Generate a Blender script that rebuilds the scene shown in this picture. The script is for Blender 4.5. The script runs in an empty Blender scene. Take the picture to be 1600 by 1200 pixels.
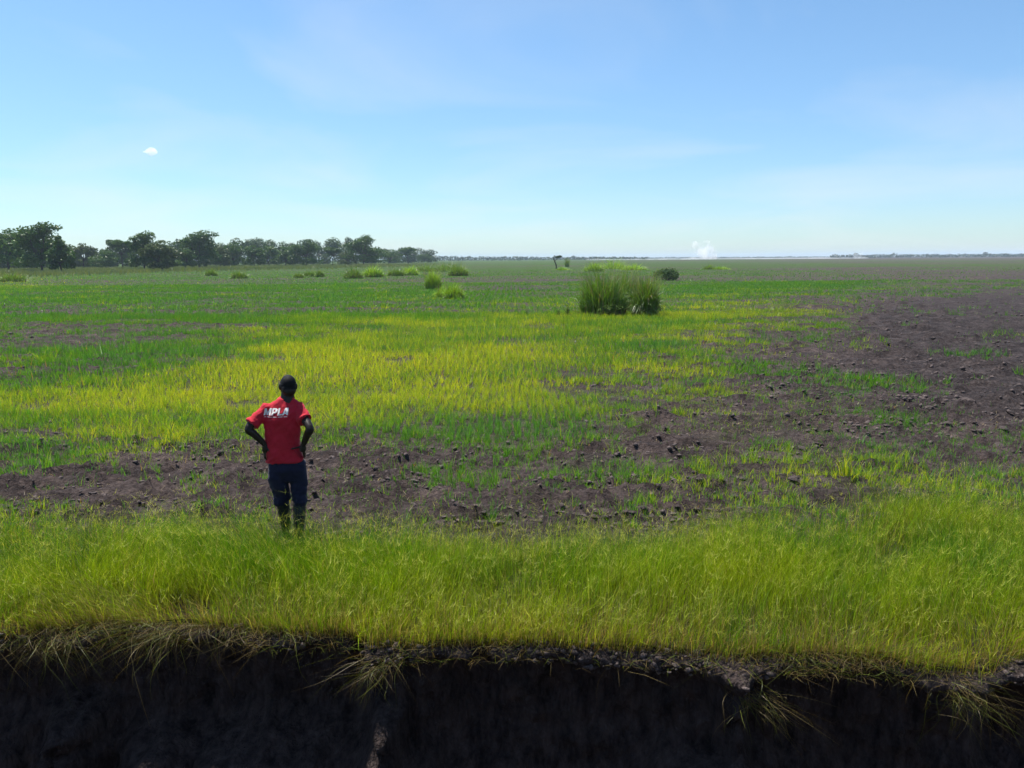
import bpy, bmesh, math, random
import numpy as np
from mathutils import Vector, Matrix, Euler
from mathutils.bvhtree import BVHTree

random.seed(7)
RNG = np.random.default_rng(11)
rad = math.radians
scene = bpy.context.scene
COL = scene.collection

# ------------------------------------------------------------------ camera
W0, H0, FPX = 1600.0, 1200.0, 1209.0            # photograph size and focal length in its pixels
CAM = np.array([0.0, 0.0, 2.9])
PITCH, ROLL = rad(9.2), rad(0.36)
_F = np.array([0, math.cos(PITCH), -math.sin(PITCH)])
_U0 = np.array([0, math.sin(PITCH), math.cos(PITCH)])
_X = np.array([1.0, 0, 0])
_U = _U0 * math.cos(ROLL) + _X * math.sin(ROLL)
_R = _X * math.cos(ROLL) - _U0 * math.sin(ROLL)
cam_d = bpy.data.cameras.new('camera')
cam = bpy.data.objects.new('camera', cam_d)
COL.objects.link(cam)
cam.matrix_world = Matrix(((_R[0], _U[0], -_F[0], CAM[0]), (_R[1], _U[1], -_F[1], CAM[1]),
                           (_R[2], _U[2], -_F[2], CAM[2]), (0, 0, 0, 1)))
cam_d.sensor_width = 36.0
cam_d.lens = 36.0 * FPX / W0
cam_d.clip_start, cam_d.clip_end = 0.1, 30000
scene.camera = cam

# ------------------------------------------------------------------ sky, sun, exposure
SUN_EL, SUN_AZ = rad(66), rad(-48)               # azimuth from +Y (straight ahead), negative = left
world = bpy.data.worlds.new('World')
scene.world = world
world.use_nodes = True
wn, wl = world.node_tree.nodes, world.node_tree.links
wn.clear()
w_out = wn.new('ShaderNodeOutputWorld')
w_bg = wn.new('ShaderNodeBackground'); w_bg.inputs['Strength'].default_value = 0.085
w_sky = wn.new('ShaderNodeTexSky'); w_sky.sky_type = 'NISHITA'; w_sky.sun_disc = False
w_sky.sun_elevation, w_sky.sun_rotation = SUN_EL, SUN_AZ
w_sky.altitude = 0; w_sky.air_density = 1.0; w_sky.dust_density = 0.25; w_sky.ozone_density = 2.5
# thin cirrus veil over the whole dome
w_tc = wn.new('ShaderNodeTexCoord')
w_sep = wn.new('ShaderNodeSeparateXYZ'); wl.new(w_tc.outputs['Generated'], w_sep.inputs[0])
w_add = wn.new('ShaderNodeMath'); w_add.operation = 'ADD'; w_add.inputs[1].default_value = 0.12
w_max = wn.new('ShaderNodeMath'); w_max.operation = 'MAXIMUM'; w_max.inputs[1].default_value = 0.0
wl.new(w_sep.outputs['Z'], w_max.inputs[0]); wl.new(w_max.outputs[0], w_add.inputs[0])
w_dx = wn.new('ShaderNodeMath'); w_dx.operation = 'DIVIDE'
w_dy = wn.new('ShaderNodeMath'); w_dy.operation = 'DIVIDE'
wl.new(w_sep.outputs['X'], w_dx.inputs[0]); wl.new(w_add.outputs[0], w_dx.inputs[1])
wl.new(w_sep.outputs['Y'], w_dy.inputs[0]); wl.new(w_add.outputs[0], w_dy.inputs[1])
w_cmb = wn.new('ShaderNodeCombineXYZ')
wl.new(w_dx.outputs[0], w_cmb.inputs[0]); wl.new(w_dy.outputs[0], w_cmb.inputs[1])
w_noi = wn.new('ShaderNodeTexNoise'); w_noi.inputs['Scale'].default_value = 0.7
w_noi.inputs['Detail'].default_value = 6; w_noi.inputs['Roughness'].default_value = 0.5
w_noi.inputs['Distortion'].default_value = 0.6
wl.new(w_cmb.outputs[0], w_noi.inputs['Vector'])
w_rmp = wn.new('ShaderNodeMapRange'); w_rmp.inputs[1].default_value = 0.46; w_rmp.inputs[2].default_value = 0.80
w_rmp.inputs[3].default_value = 0.0; w_rmp.inputs[4].default_value = 0.38
wl.new(w_noi.outputs['Fac'], w_rmp.inputs[0])
w_mix = wn.new('ShaderNodeMix'); w_mix.data_type = 'RGBA'
w_mix.inputs[7].default_value = (6.3, 6.4, 6.4, 1)
w_hs = wn.new('ShaderNodeHueSaturation'); w_hs.inputs['Saturation'].default_value = 1.04
w_tint = wn.new('ShaderNodeMix'); w_tint.data_type = 'RGBA'; w_tint.blend_type = 'MULTIPLY'; w_tint.inputs[0].default_value = 1.0
w_tint.inputs[7].default_value = (0.90, 1.03, 1.09, 1)
wl.new(w_sky.outputs[0], w_tint.inputs[6]); wl.new(w_tint.outputs[2], w_hs.inputs['Color'])
# blue haze low all round the horizon
w_el = wn.new('ShaderNodeMapRange'); w_el.interpolation_type = 'SMOOTHSTEP'; w_el.inputs[1].default_value = 0.0; w_el.inputs[2].default_value = 0.30
wl.new(w_sep.outputs['Z'], w_el.inputs[0])
w_hz = wn.new('ShaderNodeMix'); w_hz.data_type = 'RGBA'; w_hz.inputs[6].default_value = (0.80, 0.86, 0.97, 1); w_hz.inputs[7].default_value = (1, 1, 1, 1)
wl.new(w_el.outputs[0], w_hz.inputs[0])
w_m2 = wn.new('ShaderNodeMix'); w_m2.data_type = 'RGBA'; w_m2.blend_type = 'MULTIPLY'; w_m2.inputs[0].default_value = 1.0
wl.new(w_hs.outputs[0], w_m2.inputs[6]); wl.new(w_hz.outputs[2], w_m2.inputs[7])
wl.new(w_rmp.outputs[0], w_mix.inputs[0]); wl.new(w_m2.outputs[2], w_mix.inputs[6])
wl.new(w_mix.outputs[2], w_bg.inputs['Color']); wl.new(w_bg.outputs[0], w_out.inputs['Surface'])

sun_d = bpy.data.lights.new('sun', 'SUN')
sun_d.energy, sun_d.angle, sun_d.color = 5.0, rad(0.53), (1.0, 0.955, 0.88)
sun = bpy.data.objects.new('sun', sun_d); COL.objects.link(sun)
SUNV = Vector((math.sin(SUN_AZ) * math.cos(SUN_EL), math.cos(SUN_AZ) * math.cos(SUN_EL), math.sin(SUN_EL)))
sun.rotation_euler = SUNV.to_track_quat('Z', 'Y').to_euler()
sun.location = SUNV * 60

scene.view_settings.view_transform = 'Standard'
scene.view_settings.look = 'None'
scene.view_settings.exposure = 0.82
scene.view_settings.gamma = 1.0
scene.view_settings.use_curve_mapping = False
scene.render.engine = 'CYCLES'
scene.cycles.max_bounces = 10
scene.cycles.diffuse_bounces = 3
scene.cycles.transparent_max_bounces = 16
scene.cycles.volume_bounces = 8
scene.cycles.use_denoising = True
scene.cycles.denoising_prefilter = 'ACCURATE'
scene.cycles.use_adaptive_sampling = True
scene.cycles.adaptive_threshold = 0.02

# ------------------------------------------------------------------ helpers
def proj(x, y, z=0.0):
    """world -> photograph pixel (arrays)"""
    dx, dy, dz = x - CAM[0], y - CAM[1], z - CAM[2]
    f = dx * _F[0] + dy * _F[1] + dz * _F[2]
    r = dx * _R[0] + dy * _R[1] + dz * _R[2]
    u = dx * _U[0] + dy * _U[1] + dz * _U[2]
    f = np.maximum(f, 1e-3)
    return W0 / 2 + FPX * r / f, H0 / 2 - FPX * u / f

def G(px, py, z=0.0):
    """photograph pixel -> point on the ground plane"""
    d = _F + _R * ((px - W0 / 2) / FPX) - _U * ((py - H0 / 2) / FPX)
    t = (z - CAM[2]) / d[2]
    p = CAM + d * t
    return float(p[0]), float(p[1])

def mpp(y):
    return y / FPX * 1.02                        # metres per photograph pixel at distance y

def hash2(ix, iy, seed):
    h = (ix.astype(np.int64) * 374761393 + iy.astype(np.int64) * 668265263 + seed * 1442695041) & 0xFFFFFFFF
    h = ((h ^ (h >> 13)) * 1274126177) & 0xFFFFFFFF
    return ((h ^ (h >> 16)) & 0xFFFFFF) / float(0xFFFFFF)

def vnoise(x, y, seed=0):
    x = np.asarray(x, float); y = np.asarray(y, float)
    ix, iy = np.floor(x), np.floor(y)
    fx, fy = x - ix, y - iy
    fx = fx * fx * (3 - 2 * fx); fy = fy * fy * (3 - 2 * fy)
    a, b = hash2(ix, iy, seed), hash2(ix + 1, iy, seed)
    c, d = hash2(ix, iy + 1, seed), hash2(ix + 1, iy + 1, seed)
    return (a * (1 - fx) + b * fx) * (1 - fy) + (c * (1 - fx) + d * fx) * fy

def fbm(x, y, seed=0, octv=4, gain=0.5):
    s, a, n = 0.0, 1.0, 0.0
    for k in range(octv):
        s = s + a * vnoise(x * 2 ** k + 17.3 * k, y * 2 ** k - 9.1 * k, seed + k)
        n += a; a *= gain
    return s / n

def sstep(a, b, t):
    t = np.clip((t - a) / (b - a), 0, 1)
    return t * t * (3 - 2 * t)

def link(o, parent=None):
    COL.objects.link(o)
    if parent is not None: o.parent = parent
    return o

def mesh_np(name, V, F, mat, colors=None, parent=None, smooth=False, attrs=None):
    """V (n,3), F (m,3) or (m,4) numpy"""
    V = np.ascontiguousarray(V, dtype=np.float32); F = np.ascontiguousarray(F, dtype=np.int32)
    me = bpy.data.meshes.new(name)
    k = F.shape[1]
    me.vertices.add(len(V)); me.vertices.foreach_set('co', V.ravel())
    me.loops.add(F.size); me.loops.foreach_set('vertex_index', F.ravel())
    me.polygons.add(len(F)); me.polygons.foreach_set('loop_start', np.arange(0, F.size, k, dtype=np.int32))
    if colors is not None:
        at = me.color_attributes.new('Col', 'FLOAT_COLOR', 'POINT')
        c4 = np.ones((len(V), 4), np.float32); c4[:, :3] = colors
        at.data.foreach_set('color', c4.ravel())
    for nm, arr in (attrs or {}).items():
        at = me.attributes.new(nm, 'FLOAT', 'POINT')
        at.data.foreach_set('value', np.ascontiguousarray(arr, dtype=np.float32))
    me.update(calc_edges=True)
    if smooth: me.polygons.foreach_set('use_smooth', np.ones(len(F), bool))
    if mat: me.materials.append(mat)
    return link(bpy.data.objects.new(name, me), parent)

def tag(o, label=None, cat=None, group=None, kind=None):
    if label: o['label'] = label
    if cat: o['category'] = cat
    if group: o['group'] = group
    if kind: o['kind'] = kind
    return o

def thing(name, label, cat, loc=(0, 0, 0), rz=0.0, group=None):
    o = bpy.data.objects.new(name, None); COL.objects.link(o)
    o.empty_display_size = 0.2
    o.location = loc; o.rotation_euler = (0, 0, rz)
    return tag(o, label, cat, group)

class MB:
    """collects tubes, ellipsoids and lofts into one mesh"""
    def __init__(s): s.v, s.f, s.n = [], [], 0
    def add(s, V, F):
        s.v.append(np.asarray(V, float)); s.f.append(np.asarray(F, int) + s.n); s.n += len(V)
    def rings(s, R):
        R = np.asarray(R, float); m, k = R.shape[:2]
        V = np.concatenate([R.reshape(-1, 3), R[0].mean(0)[None], R[-1].mean(0)[None]])
        i = np.arange(m - 1)[:, None] * k; j = np.arange(k)[None]; j2 = (j + 1) % k
        a, b, c, d = i + j, i + j2, i + k + j2, i + k + j
        F = np.concatenate([np.stack([a, b, c], -1).reshape(-1, 3), np.stack([a, c, d], -1).reshape(-1, 3)])
        jj = np.arange(k); j3 = (jj + 1) % k
        F = np.concatenate([F, np.stack([np.full(k, m * k), j3, jj], -1),
                            np.stack([np.full(k, m * k + 1), (m - 1) * k + jj, (m - 1) * k + j3], -1)])
        s.add(V, F)
    def tube(s, P, r, k=8):
        P = np.asarray(P, float); r = np.broadcast_to(np.asarray(r, float), (len(P),))
        T = np.gradient(P, axis=0); T /= np.linalg.norm(T, axis=1)[:, None] + 1e-9
        up = np.array([0.31, 0.9, 0.2]); a = np.linspace(0, 2 * np.pi, k, endpoint=False)
        R = []
        for p, t, q in zip(P, T, r):
            n = np.cross(t, up); n /= np.linalg.norm(n) + 1e-9
            b = np.cross(t, n)
            R.append(p + q * (np.cos(a)[:, None] * n + np.sin(a)[:, None] * b))
        s.rings(R)
    def loft(s, L, k=24, sq=2.0):
        """L rows: z, cx, cy, rx, ry"""
        a = np.linspace(0, 2 * np.pi, k, endpoint=False)
        c, n = np.cos(a), np.sin(a)
        c = np.sign(c) * np.abs(c) ** (2 / sq); n = np.sign(n) * np.abs(n) ** (2 / sq)
        s.rings([np.stack([cx + rx * c, cy + ry * n, np.full(k, z)], -1) for z, cx, cy, rx, ry in L])
    def ell(s, c, r, rot=None, nu=16, nv=12):
        th = np.linspace(0.12, np.pi - 0.12, nv); a = np.linspace(0, 2 * np.pi, nu, endpoint=False)
        R = np.stack([np.stack([np.sin(t) * np.cos(a), np.sin(t) * np.sin(a), np.full(nu, np.cos(t))], -1) for t in th[::-1]])
        R = R * np.asarray(r, float)
        if rot is not None: R = R @ np.asarray(Euler(rot).to_matrix()).T
        s.rings(R + np.asarray(c, float))
    def arrays(s): return np.concatenate(s.v), np.concatenate(s.f)
    def build(s, name, mat, parent=None, smooth=True, colors=None):
        V, F = s.arrays(); return mesh_np(name, V, F, mat, colors, parent, smooth)

def smooth_path(P, n):
    P = np.asarray(P, float); m = len(P)
    t = np.linspace(0, m - 1, n); i = np.clip(t.astype(int), 0, m - 2); f = (t - i)[:, None]
    p0, p1, p2, p3 = P[np.maximum(i - 1, 0)], P[i], P[i + 1], P[np.minimum(i + 2, m - 1)]
    return 0.5 * (2 * p1 + (p2 - p0) * f + (2 * p0 - 5 * p1 + 4 * p2 - p3) * f ** 2 + (3 * p1 - p0 - 3 * p2 + p3) * f ** 3)

# ------------------------------------------------------------------ materials
def new_mat(name):
    m = bpy.data.materials.new(name); m.use_nodes = True
    n = m.node_tree.nodes; n.clear()
    return m, n, m.node_tree.links, n.new('ShaderNodeOutputMaterial')

def leaf_mat(name, trans=0.42, gloss=0.05, rough=0.45, tint=(1.25, 1.15, 0.55)):
    """diffuse + light passing through the blade + a little sheen; pigment from the mesh's Col attribute"""
    m, n, l, out = new_mat(name)
    at = n.new('ShaderNodeAttribute'); at.attribute_name = 'Col'
    d = n.new('ShaderNodeBsdfDiffuse'); t = n.new('ShaderNodeBsdfTranslucent'); g = n.new('ShaderNodeBsdfGlossy')
    mu = n.new('ShaderNodeMix'); mu.data_type = 'RGBA'; mu.blend_type = 'MULTIPLY'; mu.inputs[0].default_value = 1
    mu.inputs[7].default_value = (*tint, 1)
    l.new(at.outputs['Color'], d.inputs['Color']); l.new(at.outputs['Color'], mu.inputs[6]); l.new(mu.outputs[2], t.inputs['Color'])
    g.inputs['Roughness'].default_value = rough; g.inputs['Color'].default_value = (1, 1, 1, 1)
    a = n.new('ShaderNodeMixShader'); a.inputs[0].default_value = trans
    l.new(d.outputs[0], a.inputs[1]); l.new(t.outputs[0], a.inputs[2])
    b = n.new('ShaderNodeMixShader'); b.inputs[0].default_value = gloss
    l.new(a.outputs[0], b.inputs[1]); l.new(g.outputs[0], b.inputs[2]); l.new(b.outputs[0], out.inputs[0])
    return m

def noise_mat(name, c1, c2, scale=8.0, rough=0.9, bump=0.3, dist=0.02, spec=0.2, detail=6, stretch=(1, 1, 1), c3=None):
    m, n, l, out = new_mat(name)
    p = n.new('ShaderNodeBsdfPrincipled'); p.inputs['Roughness'].default_value = rough
    p.inputs['Specular IOR Level'].default_value = spec
    tc = n.new('ShaderNodeTexCoord'); mp = n.new('ShaderNodeMapping'); mp.inputs['Scale'].default_value = stretch
    l.new(tc.outputs['Object'], mp.inputs[0])
    no = n.new('ShaderNodeTexNoise'); no.inputs['Scale'].default_value = scale; no.inputs['Detail'].default_value = detail
    no.inputs['Roughness'].default_value = 0.65
    l.new(mp.outputs[0], no.inputs['Vector'])
    cr = n.new('ShaderNodeValToRGB'); e = cr.color_ramp.elements
    e[0].position, e[0].color = 0.32, (*c1, 1); e[1].position, e[1].color = 0.68, (*c2, 1)
    if c3: q = e.new(0.82); q.color = (*c3, 1)
    l.new(no.outputs['Fac'], cr.inputs[0]); l.new(cr.outputs[0], p.inputs['Base Color'])
    bp = n.new('ShaderNodeBump'); bp.inputs['Strength'].default_value = bump; bp.inputs['Distance'].default_value = dist
    n2 = n.new('ShaderNodeTexNoise'); n2.inputs['Scale'].default_value = scale * 3.1; n2.inputs['Detail'].default_value = 8
    l.new(mp.outputs[0], n2.inputs['Vector']); l.new(n2.outputs['Fac'], bp.inputs['Height'])
    l.new(bp.outputs[0], p.inputs['Normal']); l.new(p.outputs[0], out.inputs[0])
    return m

M = {}
M['grass'] = leaf_mat('grass_blade', trans=0.5, gloss=0.012)
M['field_grass'] = leaf_mat('field_grass_blade', trans=0.5, gloss=0.025)
M['leaf'] = leaf_mat('tree_leaf', trans=0.28, gloss=0.02, rough=0.4)
M['reed'] = leaf_mat('reed_leaf', trans=0.35, gloss=0.05)
M['bark'] = noise_mat('bark', (0.035, 0.028, 0.022), (0.09, 0.075, 0.06), 6, stretch=(1, 1, 0.3))
M['clod'] = noise_mat('clod_soil', (0.052, 0.041, 0.039), (0.140, 0.108, 0.098), 14, bump=0.8, dist=0.03)
M['wall'] = noise_mat('ditch_peat', (0.014, 0.010, 0.010), (0.085, 0.062, 0.055), 7, bump=1.0, dist=0.09, stretch=(1.3, 1.3, 0.4), c3=(0.22, 0.165, 0.145))
M['bank'] = noise_mat('bank_soil', (0.02, 0.016, 0.015), (0.06, 0.048, 0.042), 4, bump=0.8, dist=0.05)

# field soil and short growth
def field_material():
    m, n, l, out = new_mat('field_soil')
    p = n.new('ShaderNodeBsdfPrincipled'); p.inputs['Roughness'].default_value = 0.95; p.inputs['Specular IOR Level'].default_value = 0.1
    geo = n.new('ShaderNodeNewGeometry')
    def noise(scale, detail=5, rough=0.6, sx=1.0, sy=1.0):
        mp = n.new('ShaderNodeMapping'); mp.inputs['Scale'].default_value = (sx, sy, 1)
        l.new(geo.outputs['Position'], mp.inputs[0])
        q = n.new('ShaderNodeTexNoise'); q.inputs['Scale'].default_value = scale; q.inputs['Detail'].default_value = detail
        q.inputs['Roughness'].default_value = rough
        l.new(mp.outputs[0], q.inputs['Vector']); return q
    def ramp(src, stops):
        r = n.new('ShaderNodeValToRGB'); e = r.color_ramp.elements
        e[0].position, e[0].color = stops[0][0], (*stops[0][1], 1); e[1].position, e[1].color = stops[-1][0], (*stops[-1][1], 1)
        for pos, c in stops[1:-1]: q = e.new(pos); q.color = (*c, 1)
        l.new(src, r.inputs[0]); return r.outputs[0]
    def mix(fac, a, b, mode='MIX'):
        q = n.new('ShaderNodeMix'); q.data_type = 'RGBA'; q.blend_type = mode
        if isinstance(fac, float): q.inputs[0].default_value = fac
        else: l.new(fac, q.inputs[0])
        for sk, v in ((6, a), (7, b)):
            if isinstance(v, tuple): q.inputs[sk].default_value = (*v, 1)
            else: l.new(v, q.inputs[sk])
        return q.outputs[2]
    soil_a = ramp(noise(1.3, 6).outputs['Fac'], [(0.3, (0.050, 0.039, 0.038)), (0.55, (0.092, 0.071, 0.067)), (0.75, (0.150, 0.118, 0.108))])
    soil_b = ramp(noise(16, 6).outputs['Fac'], [(0.3, (0.45, 0.43, 0.43)), (0.7, (1.3, 1.28, 1.25))])
    soil_c = ramp(noise(4.2, 5, 0.75).outputs['Fac'], [(0.36, (0.50, 0.49, 0.50)), (0.52, (1.0, 1.0, 1.0)), (0.68, (1.35, 1.32, 1.28))])
    soil = mix(1.0, mix(1.0, soil_a, soil_b, 'MULTIPLY'), soil_c, 'MULTIPLY')
    cov = n.new('ShaderNodeAttribute'); cov.attribute_name = 'cover'
    damp = ramp(cov.outputs['Fac'], [(0.06, (0.70, 0.75, 0.80)), (0.30, (1.0, 1.0, 1.0))])
    soil = mix(1.0, soil, damp, 'MULTIPLY')
    yel = n.new('ShaderNodeAttribute'); yel.attribute_name = 'yellow'
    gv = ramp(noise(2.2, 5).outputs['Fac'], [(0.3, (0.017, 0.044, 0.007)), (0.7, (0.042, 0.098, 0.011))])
    gy = ramp(noise(2.2, 5).outputs['Fac'], [(0.3, (0.07, 0.10, 0.012)), (0.7, (0.14, 0.15, 0.016))])
    veg = mix(yel.outputs['Fac'], gv, gy)  # ground growth coloured darker, carrying the shade that tufts cast on each other
    # coverage breaks up into tufts
    def mth(op, a, b):
        q = n.new('ShaderNodeMath'); q.operation = op
        for i, v in enumerate((a, b)):
            if isinstance(v, (int, float)): q.inputs[i].default_value = v
            else: l.new(v, q.inputs[i])
        return q.outputs[0]
    n1 = noise(0.9, 8, 0.7, 0.6, 0.6).outputs['Fac']
    n2 = noise(0.11, 5, 0.65, 0.55, 1.0).outputs['Fac']; n3 = noise(0.018, 4, 0.6, 0.5, 1.0).outputs['Fac']
    t = mth('ADD', mth('MULTIPLY', mth('SUBTRACT', n1, 0.5), 2.2), cov.outputs['Fac'])
    t = mth('ADD', t, mth('MULTIPLY', mth('SUBTRACT', n2, 0.5), 0.9))
    t = mth('ADD', t, mth('MULTIPLY', mth('SUBTRACT', n3, 0.5), 1.3))
    mr = n.new('ShaderNodeMapRange'); mr.interpolation_type = 'SMOOTHSTEP'
    mr.inputs[1].default_value = 0.28; mr.inputs[2].default_value = 0.75; mr.inputs[4].default_value = 0.92
    l.new(t, mr.inputs[0])
    far = n.new('ShaderNodeAttribute'); far.attribute_name = 'matted'
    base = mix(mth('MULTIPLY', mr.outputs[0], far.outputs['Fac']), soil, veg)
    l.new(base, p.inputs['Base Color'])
    bp = n.new('ShaderNodeBump'); bp.inputs['Strength'].default_value = 1.0; bp.inputs['Distance'].default_value = 0.2
    l.new(noise(9, 8, 0.7).outputs['Fac'], bp.inputs['Height']); l.new(bp.outputs[0], p.inputs['Normal'])
    l.new(p.outputs[0], out.inputs[0])
    return m
M['field'] = field_material()

# ------------------------------------------------------------------ layout of the field (cover of green, yellowing)
CX = np.array([0, 200, 400, 600, 800, 1000, 1200, 1400, 1600], float)
RY = np.array([403, 409, 415, 425, 440, 455, 470, 485, 500, 525, 560, 600, 640, 670, 700, 730, 760, 800, 840], float)
COVER = np.array([
    [.9, .9, .9, .9, .85, .6, .35, .25, .25],
    [.9, .9, .9, .9, .85, .7, .65, .60, .50],
    [.9, .9, .9, .9, .85, .8, .80, .70, .65],
    [.9, .85, .85, .8, .8, .7, .45, .25, .25],
    [.8, .72, .66, .6, .42, .45, .68, .32, .22],
    [.78, .7, .55, .75, .4, .45, .75, .36, .12],
    [.8, .72, .68, .85, .6, .7, .45, .16, .06],
    [.55, .52, .50, .50, .7, .8, .36, .05, .04],
    [.52, .48, .52, .85, .9, .9, .50, .06, .03],
    [.50, .46, .70, .92, .92, .82, .36, .08, .04],
    [.46, .50, .90, .92, .88, .66, .30, .10, .05],
    [.52, .68, .92, .95, .85, .52, .26, .14, .06],
    [.9, .9, .95, .95, .85, .50, .36, .24, .10],
    [.72, .78, .72, .62, .85, .5, .45, .40, .22],
    [.30, .34, .34, .30, .55, .44, .48, .48, .40],
    [.42, .38, .36, .28, .46, .46, .52, .54, .54],
    [.42, .36, .34, .26, .40, .42, .48, .52, .54],
    [.48, .40, .30, .24, .34, .40, .40, .50, .50],
    [.3, .2, .16, .1, .1, .2, .2, .3, .3]])
YELLOW = np.array([
    [.1] * 9, [.1] * 9, [.1] * 9,
    [.25, .1, .1, .1, .1, .1, .1, .08, .08],
    [.45, .15, .1, .12, .12, .15, .15, .1, .1],
    [.2, .1, .1, .25, .15, .2, .15, .1, .1],
    [.1, .08, .1, .2, .2, .45, .45, .15, .1],
    [.06, .05, .1, .15, .35, .6, .55, .2, .1],
    [.05, .05, .15, .42, .55, .65, .5, .2, .1],
    [.03, .05, .4, .7, .65, .5, .25, .2, .1],
    [.03, .08, .75, .85, .65, .5, .3, .2, .2],
    [.2, .5, .95, .85, .6, .4, .3, .25, .2],
    [.75, .7, .8, .6, .5, .4, .4, .3, .2],
    [.5, .45, .4, .3, .4, .4, .4, .3, .3],
    [.3] * 9, [.3] * 9, [.3] * 9, [.3] * 9, [.3] * 9])

def table(T, x, y):
    px, py = proj(x, y)
    # keep the layout from following straight image lines: warp it with ground noise
    warp = (fbm(x * 0.25, y * 0.25, 91, 3) - 0.5)
    px = px + warp * 150; py = py + (fbm(x * 0.2, y * 0.2, 55, 3) - 0.5) * np.clip((py - 405) * 0.16, 0, 34)
    i = np.interp(px, CX, np.arange(len(CX))); j = np.interp(py, RY, np.arange(len(RY)))
    i0 = np.clip(i.astype(int), 0, len(CX) - 2); j0 = np.clip(j.astype(int), 0, len(RY) - 2)
    fi, fj = i - i0, j - j0
    return (T[j0, i0] * (1 - fi) + T[j0, i0 + 1] * fi) * (1 - fj) + (T[j0 + 1, i0] * (1 - fi) + T[j0 + 1, i0 + 1] * fi) * fj

def cover_at(x, y):
    c = table(COVER, x, y)
    x, y = np.asarray(x, float), np.asarray(y, float)
    k = sstep(14, 40, y)
    w = sstep(0.02, 0.45, c)
    c = c + w * k * 1.1 * (fbm(x * 0.10, y * 0.30, 401, 4, 0.6) - 0.52) + w * sstep(60, 160, y) * 0.9 * (fbm(x * 0.016, y * 0.05, 405, 4, 0.6) - 0.52)
    return np.clip(c, 0, 1)
def yellow_at(x, y): return table(YELLOW, x, y)
def tuft_mask(x, y):
    """patchy cover 0..1 where grass actually stands"""
    c = cover_at(x, y)
    nz = 0.40 * fbm(x * 0.22, y * 0.45, 2, 4, 0.6) + 0.32 * fbm(x * 0.9, y * 1.1, 3, 4, 0.6) + 0.28 * fbm(x * 3.1, y * 3.1, 8, 3, 0.6)
    return sstep(0.26, 0.78, (nz - 0.5) * 3.8 + c)

# lip of the ditch (photograph pixels of the turf edge)
LIP_PX = [(-900, 970), (-300, 980), (0, 992), (160, 975), (300, 972), (430, 985), (545, 988), (580, 1008), (700, 1003), (900, 1006),
          (1050, 1012), (1120, 1022), (1160, 1026), (1260, 1022), (1380, 1026), (1440, 1042), (1520, 1046), (1600, 1022), (1900, 1030), (2500, 1020)]
_lp = np.array([G(a, b) for a, b in LIP_PX])
def lip_y(x):
    x = np.asarray(x, float)
    return np.interp(x, _lp[:, 0], _lp[:, 1]) + 0.10 * (fbm(x * 1.6, x * 0 + 3.3, 21, 3) - 0.5) + 0.05 * (fbm(x * 9, x * 0 + 1.3, 22, 3) - 0.5)
GRASS_BACK = 7.5
def back_y(x):
    x = np.asarray(x, float)
    return GRASS_BACK + 0.10 * x * (x > 2) + 0.9 * (fbm(x * 0.55, x * 0 + 7.7, 31, 3) - 0.5) + 0.5 * (fbm(x * 2.4, x * 0 + 2.7, 33, 3) - 0.5) + 0.75 * np.exp(-((x - 4.4) / 0.6) ** 2)

def height_at(x, y):
    """relief of the field"""
    c = cover_at(x, y)
    bare = 1 - sstep(0.35, 0.85, c)
    near = 1 - sstep(35, 90, y)
    z = 0.05 * (fbm(x * 0.35, y * 0.35, 41, 3) - 0.5)
    rid = fbm(x * 0.55 + 0.2 * y, y * 2.2, 43, 4, 0.55)                     # furrows running across
    z = z + bare * near * 0.30 * (np.abs(rid - 0.5) * 2 - 0.25)
    z = z + bare * near * 0.16 * np.maximum(fbm(x * 2.6, y * 3.6, 44, 5, 0.65) - 0.50, 0) * 2.4 + bare * near * 0.14 * (fbm(x * 5.0, y * 7.0, 46, 4, 0.7) - 0.5)
    z = z + near * 0.03 * (fbm(x * 5, y * 5, 47, 3) - 0.5)
    return z * sstep(0.0, 1.5, y - 7.2) + 0.04 * (fbm(x * 1.2, y * 1.2, 48, 3) - 0.5) * (y < 12)

# ------------------------------------------------------------------ the field sheet
def build_field():
    ys, y = [0.0], 0.0
    k = 0.0095
    rel = np.exp(np.linspace(0, math.log(9000 / 5.2), 740))                  # geometric rows, lip to horizon
    us = np.concatenate([-np.geomspace(4.0, 0.92, 16)[:-1], np.linspace(-0.92, 0.92, 240), np.geomspace(0.92, 4.0, 16)[1:]])
    U_, Rr = np.meshgrid(us, rel)
    Y = 5.2 * Rr; X = U_ * (Y + 0.6)
    ly = lip_y(X[0])
    blend = 1 - sstep(0, 2.2, Y - 5.2)
    Y = Y + blend * (ly - 5.2)[None, :]
    Z = height_at(X, Y)
    Z = Z + 0.05 * (1 - sstep(0, 0.3, Y - ly[None]))* (fbm(X * 2.2, Y * 2.2, 61, 3) - 0.6)
    m, nn = X.shape
    V = np.stack([X, Y, Z], -1).reshape(-1, 3)
    i = np.arange(m - 1)[:, None] * nn; j = np.arange(nn - 1)[None]
    F = np.stack([i + j, i + j + 1, i + nn + j + 1, i + nn + j], -1).reshape(-1, 4)
    cv = cover_at(V[:, 0], V[:, 1]); ye = yellow_at(V[:, 0], V[:, 1])
    cv = np.where(V[:, 1] < 8, 0.2, cv)
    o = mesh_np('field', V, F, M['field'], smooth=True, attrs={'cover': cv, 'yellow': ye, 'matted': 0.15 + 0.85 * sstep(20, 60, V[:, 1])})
    tag(o, 'flat half ploughed green field reaching to the horizon', None, None, 'structure')
    return o
field = build_field()

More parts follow.
